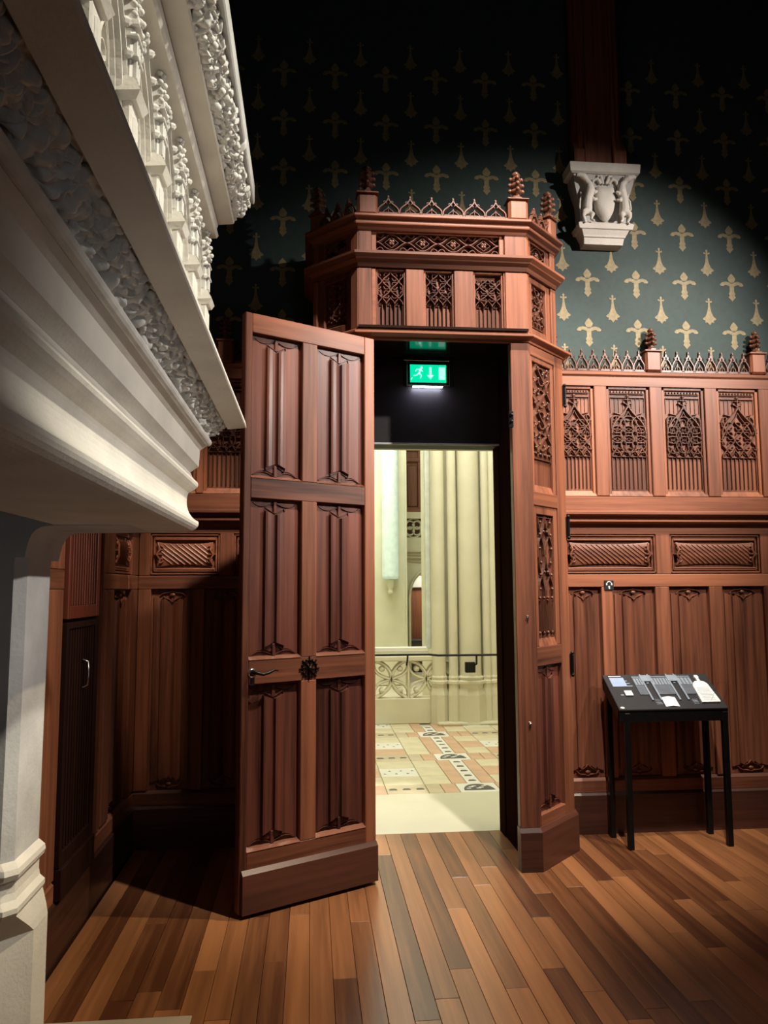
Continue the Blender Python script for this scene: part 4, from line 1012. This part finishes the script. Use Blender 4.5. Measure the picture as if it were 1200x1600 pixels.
# overmantel wall and arcade
ext([(BX, 2.25), (-.42, 2.25), (-.42, 2.93), (BX, 2.93)], Y0, YE-.02, 'overmantel_wall', STONE)
PY = .285
for b in range(1, 8):
    yc = 2.70-PY*(b-1)
    m = MB()   # buttress with set-offs
    m.box(-.42, -.372, yc-.030, yc+.030, 2.24, 2.62, .004)
    m.box(-.42, -.366, yc-.014, yc+.014, 2.24, 2.58, .005)
    m.add([(-.42, yc-.040, 2.615), (-.352, yc-.040, 2.62), (-.352, yc+.040, 2.62), (-.42, yc+.040, 2.615), (-.42, yc-.034, 2.665), (-.368, yc-.028, 2.652), (-.368, yc+.028, 2.652), (-.42, yc+.034, 2.665),
           (-.42, yc-.034, 2.595), (-.362, yc-.032, 2.602), (-.362, yc+.032, 2.602), (-.42, yc+.034, 2.595)],
          [(0, 1, 2, 3), (0, 4, 5, 1), (1, 5, 6, 2), (2, 6, 7, 3), (4, 7, 6, 5), (0, 1, 9, 8), (1, 2, 10, 9), (2, 3, 11, 10), (8, 9, 10, 11)])
    bt = fpm(m, 'buttress', STONE)
    m = MB(); m.box(-.41, -.372, yc-.020, yc+.020, 2.65, 2.775, .008)
    for dy in (-.012, .0, .012): m.box(-.375, -.366, yc+dy-.003, yc+dy+.003, 2.66, 2.75, .001)
    for zz in (2.70, 2.745): m.box(-.41, -.362, yc-.026, yc+.026, zz, zz+.008, .002)
    # crocketed pinnacle
    m.add([(-.405, yc-.024, 2.775), (-.362, yc-.024, 2.775), (-.362, yc+.024, 2.775), (-.405, yc+.024, 2.775), (-.388, yc, 2.905)], [(0, 1, 4), (1, 2, 4), (2, 3, 4), (3, 0, 4), (0, 3, 2, 1)])
    for q in range(4):
        t = q/4.2; zz = 2.785+.12*t; rr = .026*(1-t)+.006
        for sy in (-1, 1): m.blob((-.370-.012*t, yc+sy*rr, zz+.004), .0085, 6, 4, (1, 1, .8)); 
        m.blob((-.360-.018*t, yc, zz+.006), .008, 6, 4)
    m.blob((-.384, yc, 2.908), .013, 8, 5); m.blob((-.384, yc, 2.893), .017, 8, 4, (1, 1, .5))
    fpm(m, 'pinnacle', STONEC)
    # arch between this buttress and the next one nearer
    ya, yb = yc-PY+.030, yc-.030; ym = (ya+yb)/2; hw = (yb-ya)/2
    def ap(yl, yr, z, h, n=8): return [(p[0], p[1]) for p in ogee(yl, yr, z, h, n)]
    m = MB()
    L2 = lambda r: [(-yv, zv) for yv, zv in r]
    for inset, wd, hh, yy in ((0, .016, .030, .42), (.018, .010, .020, .42), (.032, .007, .012, .42)):
        arch = [(a_, b_) for a_, b_ in bez((ya+inset, 2.25), (ya+inset, 2.40), (ya+inset, 2.56), (ya+inset, 2.60), 4)]+bez((ya+inset, 2.60), (ya+inset+.0, 2.72-inset), (ym-.04, 2.80-inset), (ym, 2.82-inset), 8)[1:]
        arch += [(2*ym-p, q) for p, q in arch[::-1]][1:]
        mm = MB(); mm.rib(arch, wd, hh, 0); m.add([(-.42-y_, x_, z_) for x_, y_, z_ in mm.v], mm.f)
    mm = MB()
    for sx in (-1, 1):
        a2 = bez((ym+sx*hw*.66, 2.60), (ym+sx*hw*.66, 2.68), (ym+sx*hw*.4, 2.70), (ym+sx*hw*.33, 2.72), 5); mm.rib(a2, .007, .012, 0)
        mm.rib(bez((ym, 2.60), (ym, 2.68), (ym+sx*hw*.25, 2.70), (ym+sx*hw*.33, 2.72), 5), .007, .012, 0)
        mm.rib(arcp(ym+sx*hw*.33, 2.655, .020, 0, 2*pi, 10), .006, .010, 0)
    mm.rib([(ym, 2.26), (ym, 2.62)], .008, .014, 0); mm.rib(arcp(ym, 2.75, .024, 0, 2*pi, 12), .007, .012, 0)
    m.add([(-.42-y_, x_, z_) for x_, y_, z_ in mm.v], mm.f)
    fpm(m, 'arch_tracery', STONE)
    m = MB(); mm = MB()
    for sx in (-1, 1):
        gp = bez((ym+sx*hw, 2.66), (ym+sx*hw*.95, 2.76), (ym+sx*hw*.2, 2.80), (ym, 2.89), 9); mm.rib(gp, .012, .038, 0)
        for p, q in gp[1:-1:2]: mm.blob((p, -.040, q+.010), .0105, 6, 4); mm.blob((p+sx*.008, -.044, q+.016), .007, 6, 4)
    mm.blob((ym, -.042, 2.895), .016, 8, 5); mm.blob((ym, -.046, 2.915), .010, 6, 4); mm.rib([(ym-.02, 2.885), (ym+.02, 2.885)], .010, .04, 0)
    m.add([(-.42-y_, x_, z_) for x_, y_, z_ in mm.v], mm.f); fpm(m, 'crocketed_gable', STONEC)
ext([(-.43, 2.875), (-.350, 2.880), (-.343, 2.890), (-.350, 2.915), (-.345, 2.930), (-.43, 2.935)], Y0, YE-.0, 'string_moulding', STONE)
ext([(BX, 2.93), (-.345, 2.932), (-.290, 2.938), (-.286, 2.945), (-.290, 2.955), (-.30, 3.0), (-.30, 3.16), (BX, 3.16)], Y0, YE, 'top_cornice', STONE)
ext([(-.30, 3.02), (-.236, 3.02), (-.218, 3.014), (-.214, 3.020), (-.214, 3.085), (-.30, 3.10)], Y0, YE-.005, 'cornice_fascia', STONEG)
nv2 = Vector((.75, 0, -.66)).normalized(); fpm(relief_strip(Vector((-.292, 0, 2.948)), Vector((-.234, 0, 3.018)), .8, YE-.006, nv2, .0045, 20, .022, 36), 'carved_foliage', STONEC)
y = .9; i = 0
while y < YE-.01:
    for t in (.3, .72):
        s = rd.uniform(.022, .036); c = Vector((-.288, 0, 2.955)).lerp(Vector((-.234, 0, 3.012)), t)+nv2*.004
        inst('carved_leaf', LM[rd.randrange(5)], FP, (c.x-FO.x, y-FO.y+rd.uniform(-.012, .012), c.z), rot=frieze_rot(nv2, rd.uniform(0, 6.28)), scale=(s, s*rd.uniform(.8, 1.3), s*rd.uniform(.9, 1.3)))
    y += .052; i += 1
for k in range(9):
    m = MB(); yc = YE-.06-.22*k
    for _ in range(9): m.blob((-.262+rd.uniform(-.016, .016), yc+rd.uniform(-.03, .03), 2.972+rd.uniform(-.016, .02)), .011, 6, 5)
    tag(fpm(m, 'carved_grapes', STONEC), kind='stuff')
# far jamb
def oct_col(m, x1, y0, y1, c, z0, z1, x0=-1.6):
    pts = [(x0, y0), (x1-c, y0), (x1, y0+c), (x1, y1), (x0, y1)]
    n = len(pts); vs = [(x, y, z0) for x, y in pts]+[(x, y, z1) for x, y in pts]
    m.add(vs, [(i, (i+1) % n, n+(i+1) % n, n+i) for i in range(n)]+[tuple(range(n))[::-1], tuple(range(n, 2*n))])
def tier(m, a, b):
    (xa, ya, ca, za), (xb, yb, cb, zb) = a, b
    P1 = [(-1.06, ya), (xa-ca, ya), (xa, ya+ca), (xa, 2.665), (-1.06, 2.665)]; P2 = [(-1.06, yb), (xb-cb, yb), (xb, yb+cb), (xb, 2.665), (-1.06, 2.665)]
    n = 5; vs = [(x, y, za) for x, y in P1]+[(x, y, zb) for x, y in P2]
    m.add(vs, [(i, (i+1) % n, n+(i+1) % n, n+i) for i in range(n)]+[tuple(range(n))[::-1], tuple(range(n, 2*n))])
m = MB(); ts = [(-.834, 2.38, .16, 0), (-.834, 2.38, .16, .40), (-.834, 2.38, .16, .575), (-.838, 2.39, .12, .60), (-.852, 2.41, .03, .655)]
for a, b in zip(ts, ts[1:]): tier(m, a, b)
fpm(m, 'jamb_plinth', STONE)
m = MB(); ts = [(-.852, 2.41, .03, .655), (-.846, 2.40, .03, .668), (-.846, 2.40, .03, .682), (-.862, 2.425, .03, .696), (-.866, 2.43, .03, .715), (-.866, 2.43, .03, .748), (-.852, 2.412, .03, .760), (-.847, 2.405, .03, .775), (-.850, 2.41, .03, .790), (-.870, 2.432, .03, .806)]
for a, b in zip(ts, ts[1:]): tier(m, a, b)
fpm(m, 'jamb_base_moulding', STONE)
m = MB(); tier(m, (-.870, 2.43, .03, .80), (-.866, 2.43, .03, 1.68)); tier(m, (-.866, 2.43, .03, 1.68), (-.852, 2.42, .03, 1.765)); fpm(m, 'jamb_shaft', STONEG)
prof = [(-1.06, 1.70), (-.87, 1.70)]+bez((-.862, 1.70), (-.854, 1.765), (-.845, 1.790), (-.80, 1.796), 6)+[(-.62, 1.798), (-.45, 1.803), (-.45, 1.83), (-1.06, 2.02)]
n = len(prof); m = MB(); m.add([(x, 2.42, z) for x, z in prof]+[(x, YE-.01, z) for x, z in prof], [(i, (i+1) % n, n+(i+1) % n, n+i) for i in range(n)]+[tuple(range(n))[::-1], tuple(range(n, 2*n))]); fpm(m, 'jamb_corbel', STONEG)
m = MB(); m.box(-1.06, -1.045, Y0, 2.37, 0, 2.0); fpm(m, 'firebox_back', plain('sooty_brick', (.035, .022, .018), .9)) 
m = MB(); m.box(-1.06, BX+.02, Y0, YE-.02, 1.99, 3.14); fpm(m, 'hood_core', STONEG)
m = MB(); m.box(-1.04, -.44, .2, 3.13, -.012, .004, .002); HS = m.build('hearth_slab', plain('beige_hearth_stone', (.40, .34, .26), .6, 0, .1, 5)); tag(HS, 'beige stone hearth slab let into the plank floor', 'hearth')

# ================================================================== HALL BEYOND THE DOORWAY
HF = MB(); HF.box(-2.2, 5.5, WY1, 6.17, -.15, 0); HF.box(-2.2, 5.5, 5.20, WY1, -.15, 0) if False else None
HF.box(-2.2, 5.5, 6.17, 16, -.15, -.012)
HF.box(.30, 1.285, 5.202, WY1, -.15, 0)
HFO = HF.build('floor', HPAVE); HFO['label'] = 'pale stone and mosaic tile floor of the hall beyond the doorway'; HFO['category'] = 'floor'; HFO['kind'] = 'structure'
tiles = {}
def tile(x0, x1, y0, y1, mt, name='tile'):
    g = .003; key = (round(x1-x0, 3), round(y1-y0, 3), mt.name)
    if key not in tiles:
        mm = MB(); mm.box(g-(x1-x0)/2, (x1-x0)/2-g, g-(y1-y0)/2, (y1-y0)/2-g, -.012, 0, .002); tiles[key] = mm.mesh('tile', mt)
    return inst('tile', tiles[key], HFO, ((x0+x1)/2, (y0+y1)/2, 0))
cxs = 1.35; P0 = 6.31; PP = 1.15
med = MB(); pts = [(.125*cos(a)*1.0, -.085+.19*max(0, sin(a))) for a in [i*pi/12 for i in range(13)]]
med.poly([(x, z) for x, z in pts], 0, -1); med.v = [(x, z, 0.0002 if y == 0 else .002) for x, y, z in med.v]
MEDM = med.mesh('medallion_figure', TDARK)
med = MB(); 
for k in range(7): med.blob(((-.08+.16*((k*37) % 7)/6), -.04+.09*((k*23) % 5)/4, .002), .016, 6, 4, (1.5, 1, .08))
MEDW = med.mesh('medallion_highlight', TWHITE)
sqm = MB(); sqm.poly([(-.030, -.022), (.030, -.022), (.034, .0), (.02, .026), (-.02, .026), (-.034, 0)], 0, -1); sqm.v = [(x, z, .0002 if y == 0 else .0015) for x, y, z in sqm.v]
SQM = sqm.mesh('tile_figure', TDARK)
dm = MB(); dm.poly([(-.013, -.010), (.013, -.010), (0, .018)], 0, -1); dm.v = [(x, z, .0002 if y == 0 else .0015) for x, y, z in dm.v]; DM = dm.mesh('tile_figure', TDARK)
for c in range(-1, 2):
    X = cxs+c*1.16
    for r in range(0, 3):
        yc = P0+PP*r
        if yc > 9.0: continue
        t = tile(X-.165, X+.165, yc-.14, yc+.14, TWHITE); inst('medallion_figure', MEDM, t); inst('medallion_highlight', MEDW, t, (0, .01, 0))
        for s in (-1, 1):
            a, b = sorted((X+s*.165, X+s*.29)); tile(a, b, yc-.14, yc+.14, TPEACH)
            a, b = sorted((X+s*.29, X+s*.415)); tile(a, b, yc-.14, yc+.14, TPEACH if s > 0 else TGREY)
        for k in range(5):
            y0 = yc+.14+k*.174; y1 = min(y0+.174, 9.1)
            if y0 > 9.05: continue
            t = tile(X-.06, X+.06, y0, y1, TWHITE if k % 2 == 0 or k in (1, 3) else TGREY); inst('tile_figure', SQM, t)
        for s in (-1, 1):
            for y0, y1, m1 in ((yc+.14, yc+.575, TPEACH), (yc+.575, yc+1.01, TPEACH)):
                a, b = sorted((X+s*.06, X+s*.185)); tile(a, b, y0, y1, m1)
            for y0, y1, m1 in ((yc+.14, yc+.42, TYEL), (yc+.42, yc+.73, TPEACH if s > 0 else TYEL), (yc+.73, yc+1.01, TYEL)):
                a, b = sorted((X+s*.185, X+s*.415)); tile(a, b, y0, y1, m1)
    # side columns of dotted panels
    X2 = X-.58
    for r in range(0, 3):
        yc = P0+PP*r
        t = tile(X2-.165, X2+.165, yc+.42, yc+.73, TWHITE)
        for q in range(6): inst('tile_figure', DM, t, (-.125+.05*q, .05*(1 if q % 2 else -1), 0))
        tile(X2-.165, X2+.165, yc+.14, yc+.42, TPEACH if r % 2 else TYEL); tile(X2-.165, X2+.165, yc+.73, yc+1.01, TYEL)
        t = tile(X2-.165, X2+.165, yc-.14, yc+.14, TGREY)
        for q in range(3): inst('tile_figure', SQM, t, (-.11+.11*q, 0, 0))

def hstruct(mb, name, mat, label, cat): return tag(mb.build(name, mat), label, cat, 'structure')
# hall side walls, back of our wall and hall ceiling
m = MB(); m.box(-2.2, .30, WY1, WY1+.05, 0, 6.2); m.box(1.285, 5.5, WY1, WY1+.05, 0, 6.2); m.box(.30, 1.285, WY1, WY1+.05, 2.57, 6.2)
m.build('stone_lining', HSTONE, BACK)
m = MB(); m.box(-2.3, -2.2, WY1, 16, 0, 6.4); hstruct(m, 'wall_hall_left', HSTONE, 'pale stone side wall of the hall, on the balustrade end', 'wall')
m = MB(); m.box(5.5, 5.6, WY1, 16, 0, 6.4); hstruct(m, 'wall_hall_right', HSTONE, 'pale stone side wall of the hall behind the clustered pier', 'wall')
m = MB(); m.box(-2.3, 5.6, WY1, 16, 6.4, 6.5); hstruct(m, 'ceiling', HSTONE, 'pale vault ceiling of the bright hall beyond the doorway', 'ceiling')

# clustered pier
PR = empty('clustered_pier', (1.90, 9.45, 0), 0, 'massive pale stone pier of clustered shafts seen through the doorway', 'pier')
def shaft(x, y, r, nm='shaft', z0=.55, z1=6.4, n=20):
    q = MB(); q.lathe([(r, z0), (r, z1)], (x-1.90, y-9.45, 0), n); return q.build(nm, HSTONE, PR)
m = MB(); m.box(-.42, .62, -.12, .9, 0, 6.4, .04); m.build('pier_core', HSTONE, PR)
sh_list = [(1.535, 9.28, .085), (1.70, 9.22, .055), (1.91, 9.26, .135), (2.115, 9.24, .050), (2.21, 9.28, .07), (2.40, 9.26, .12), (2.58, 9.24, .05)]
for x, y, r in sh_list:
    shaft(x, y, r)
    q = MB(); q.lathe([(r*1.35, 0), (r*1.35, .34), (r*1.15, .42), (r*1.15, .46), (r*1.35, .475), (r*1.35, .50), (r*1.1, .515), (r*1.2, .545), (r, .57)], (x-1.90, y-9.45, 0), 8, smooth=False, rot=pi/8); q.build('shaft_base', HSTONE, PR)
m = MB(); m.box(-.41, .75, -.36, .5, 0, .035, .01); m.build('pier_plinth', HSTONE, PR)
# balustrade
BA = empty('balustrade', (.2, 9.30, 0), 0, 'pale stone balustrade pierced with flowing tracery beside the clustered pier', 'balustrade')
m = MB(); m.box(-1.2, 1.26, -.02, .22, 0, .30, .01); m.build('base_course', HSTONE, BA)
m = MB(); m.box(-1.2, 1.26, -.03, .22, .735, .80, .012); m.build('top_rail', HSTONE, BA)
def balus(y0, y1):
    q = MB(); xx = .46
    for k in range(-4, 3):
        xa = 1.18-(k+3)*.46 if False else xx+k*.42+.30
        for s in (-1, 1):
            zz = .52
            q.rib(bez((xa, zz), (xa+.02, zz+.12), (xa+s*.1, zz+.2), (xa+s*.19, .735), 8), .05, .06, y0)
            q.rib(bez((xa, zz), (xa+.02, zz-.1), (xa+s*.1, zz-.18), (xa+s*.19, .30), 8), .05, .06, y0)
            q.rib(bez((xa+s*.21, .735), (xa+s*.21, .60), (xa+s*.16, .56), (xa, .52), 8), .04, .05, y0)
            q.rib(bez((xa+s*.21, .30), (xa+s*.21, .44), (xa+s*.16, .48), (xa, .52), 8), .04, .05, y0)
            q.blob((xa+s*.11, y0-.03, .64), .035, 8, 6); q.blob((xa+s*.11, y0-.03, .385), .035, 8, 6)
        q.rib([(xa+.21, .30), (xa+.21, .735)], .05, .06, y0)
    return q
b1 = balus(.06, 0); b1.v = [(x, y if True else y, z) for x, y, z in b1.v]
# give the bars a matching back half
b1.v2 = None
bk = MB(); bk.v = list(b1.v)+[(x, .12-y, z) for x, y, z in b1.v]; bk.f = list(b1.f)+[tuple(i+len(b1.v) for i in f[::-1]) for f in b1.f]; bk.sm = b1.sm*2
bk.build('pierced_tracery', HSTONE, BA)
# glazed screen above the balustrade
GS = empty('glazed_screen', (.2, 9.36, 0), 0, 'clear glazed screen in a pale frame above the balustrade', 'screen')
m = MB(); m.box(-1.2, 1.22, -.02, .06, .84, .90, .01); m.box(-1.2, 1.22, -.01, .05, .80, .84, .004); m.build('bottom_frame', TWHITE, GS)
m = MB(); m.box(1.19, 1.255, -.02, .06, .88, 4.2, .006); m.build('side_frame', plain('pale_frame', (.62, .66, .60), .5), GS)
m = MB(); m.box(-1.2, 1.19, .018, .024, .90, 4.2); m.build('pane', GLASS, GS)
# handrail
HR = empty('handrail', (1.93, 9.0, 0), 0, 'thin dark metal handrail running past the pier', 'handrail')
m = MB(); m.tube([(-2.9, .06, .83), (-.55, .06, .83), (-.45, -.02, .825), (1.6, -.02, .822)], .013, 8); m.build('rail', BLACK, HR)
m = MB(); m.tube([(0, -.02, .822), (0, -.02, .72), (-.03, .0, .70)], .012, 8); m.box(-.13, -.01, -.01, .05, .62, .74, .006); m.build('bracket', BLACK, HR)
m = MB(); m.tube([(-.80, .06, .83), (-.80, .10, .76), (-.80, .18, .70)], .011, 8); m.build('bracket', BLACK, HR)

# far side of the hall
m = MB(); m.box(-2.3, 1.585, 13.0, 13.25, 0, 6.4)
FW = hstruct(m, 'wall_hall_far', HSTONE, 'pale stone wall holding the tall lit lamp beyond the glazed screen', 'wall')
m = MB(); m.box(1.585, 1.62, 12.95, 13.3, 0, 6.4, .01); m.build('edge_moulding', HSTONE, FW)
# second wall plane with arch and gallery
m = MB(); Z = [(1.62, 0), (5.5, 0), (5.5, 6.4), (1.62, 6.4)]
yF = 14.2
m.box(1.2, 5.5, yF, yF+.3, 1.98, 2.55); m.box(1.2, 1.84, yF, yF+.3, 0, 1.98); m.box(2.6, 5.5, yF, yF+.3, 0, 1.98)
ar = [(1.84, 1.98)]+bez((1.84, 1.45), (1.86, 1.75), (2.0, 1.90), (2.22, 1.93), 8)+[(2.22, 1.98)]
m.poly(ar, yF, yF+.3); m.box(2.22, 2.6, yF, yF+.3, 1.93, 1.98)
m.box(1.2, 5.5, yF-.06, yF+.3, 2.90, 3.02)
FW2 = hstruct(m, 'wall_hall_arch', HSTONE, 'pale stone wall with an arched opening under a pierced gallery', 'wall')
q = MB(); q.rib(bez((1.80, .0), (1.80, 1.1), (1.80, 1.3), (1.80, 1.45), 4)+bez((1.80, 1.45), (1.82, 1.78), (1.98, 1.95), (2.22, 1.98), 8)[1:], .05, .06, yF); q.build('arch_moulding', HSTONE, FW2)
q = MB(); q.rib(bez((1.66, 2.1), (1.75, 2.16), (1.95, 2.02), (2.3, 2.14), 8), .03, .03, yF); q.rib([(1.62, 2.16), (2.5, 2.16)], .02, .05, yF); q.rib([(1.62, 2.28), (2.5, 2.28)], .02, .05, yF); 
q.rib(bez((1.65, 2.22), (1.8, 2.26), (1.95, 2.18), (2.2, 2.24), 8), .025, .03, yF); q.build('carved_band', TGREY, FW2)
q = MB(); q.box(1.75, 2.4, .0, .3, .0, .62, .02); q.v = [(x, y+15.0, z) for x, y, z in q.v]; 
tag(q.build('stone_chest', plain('dark_chest', (.05, .04, .035), .6)), 'dark chest standing inside the far arched opening', 'chest')
q = MB(); q.box(1.2, 3.2, 15.6, 15.7, 0, 2.2); q.build('recess_back', WV, FW2)
q = MB(); q.box(1.95, 2.45, 15.50, 15.58, 1.62, 1.86, .01); q.build('recess_plaque', WHITEP, FW2)
area('recess_fill_light', (2.6, 14.9, 2.1), (2.1, 15.5, .9), 14, .4, .4, (1, .9, .75))  # unseen fill added to brighten the arch recess
q = MB(); q.box(1.2, 5.5, yF+.1, yF+.2, 2.55, 2.90); 
gl = MB()
for k in range(5):
    xc = 1.90+k*.42; zc = 2.725
    for a in (45, 135, 225, 315):
        gl.rib(arcp(xc+.09*cos(radians(a)), zc+.08*sin(radians(a)), .075, 0, 2*pi, 12), .035, .05, yF+.04)
    gl.rib([(xc+.21, 2.55), (xc+.21, 2.9)], .05, .05, yF+.04)
    gl.rib(arcp(xc, zc, .175, 0, 2*pi, 20), .03, .05, yF+.04)
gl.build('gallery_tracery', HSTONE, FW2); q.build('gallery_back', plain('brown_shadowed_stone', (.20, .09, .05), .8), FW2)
# wooden window panelling above gallery
WN = empty('wooden_shutter', (1.55, 14.3, 3.02), 0, 'brown panelled wooden shutter above the pierced gallery', 'shutter')
boxpart('board', WV, WN, 0, 2.2, .10, .15, 0, 3.3, 0)
for x in (.16, .46, .86, 1.26): boxpart('stile', WV, WN, x, x+.07, .04, .12, 0, 3.3, .01)
for z in (0, .98, 1.20, 1.62, 2.4): boxpart('rail', WH, WN, 0, 2.2, .03, .12, z, z+.08, .01)
for x in (.24, .56, .96): boxpart('panel', WV, WN, x+.02, x+.22, .07, .11, .12, .92, .02)
for x in (.24, .56, .96): boxpart('panel', WV, WN, x+.02, x+.22, .07, .11, 1.30, 1.56, .02)
# tall lit lamp on the far wall
LA = empty('wall_lamp', (1.32, 12.93, 1.5), 0, 'tall glowing pale tube lamp on the far hall wall', 'lamp')
m = MB(); m.lathe([(.06, .26), (.135, .27), (.14, .32), (.14, 3.9)], (0, -.10, 0), 16); m.build('diffuser', LAMPG, LA)
m = MB(); m.lathe([(.02, 0), (.045, .02), (.05, .06), (.03, .09), (.055, .13), (.06, .20), (.04, .25)], (0, -.10, 0), 12); m.box(-.02, .02, -.1, .07, .05, .2, .004); m.build('bracket', HSTONE, LA)
print('planks', NPL, 'objects', len(bpy.data.objects))
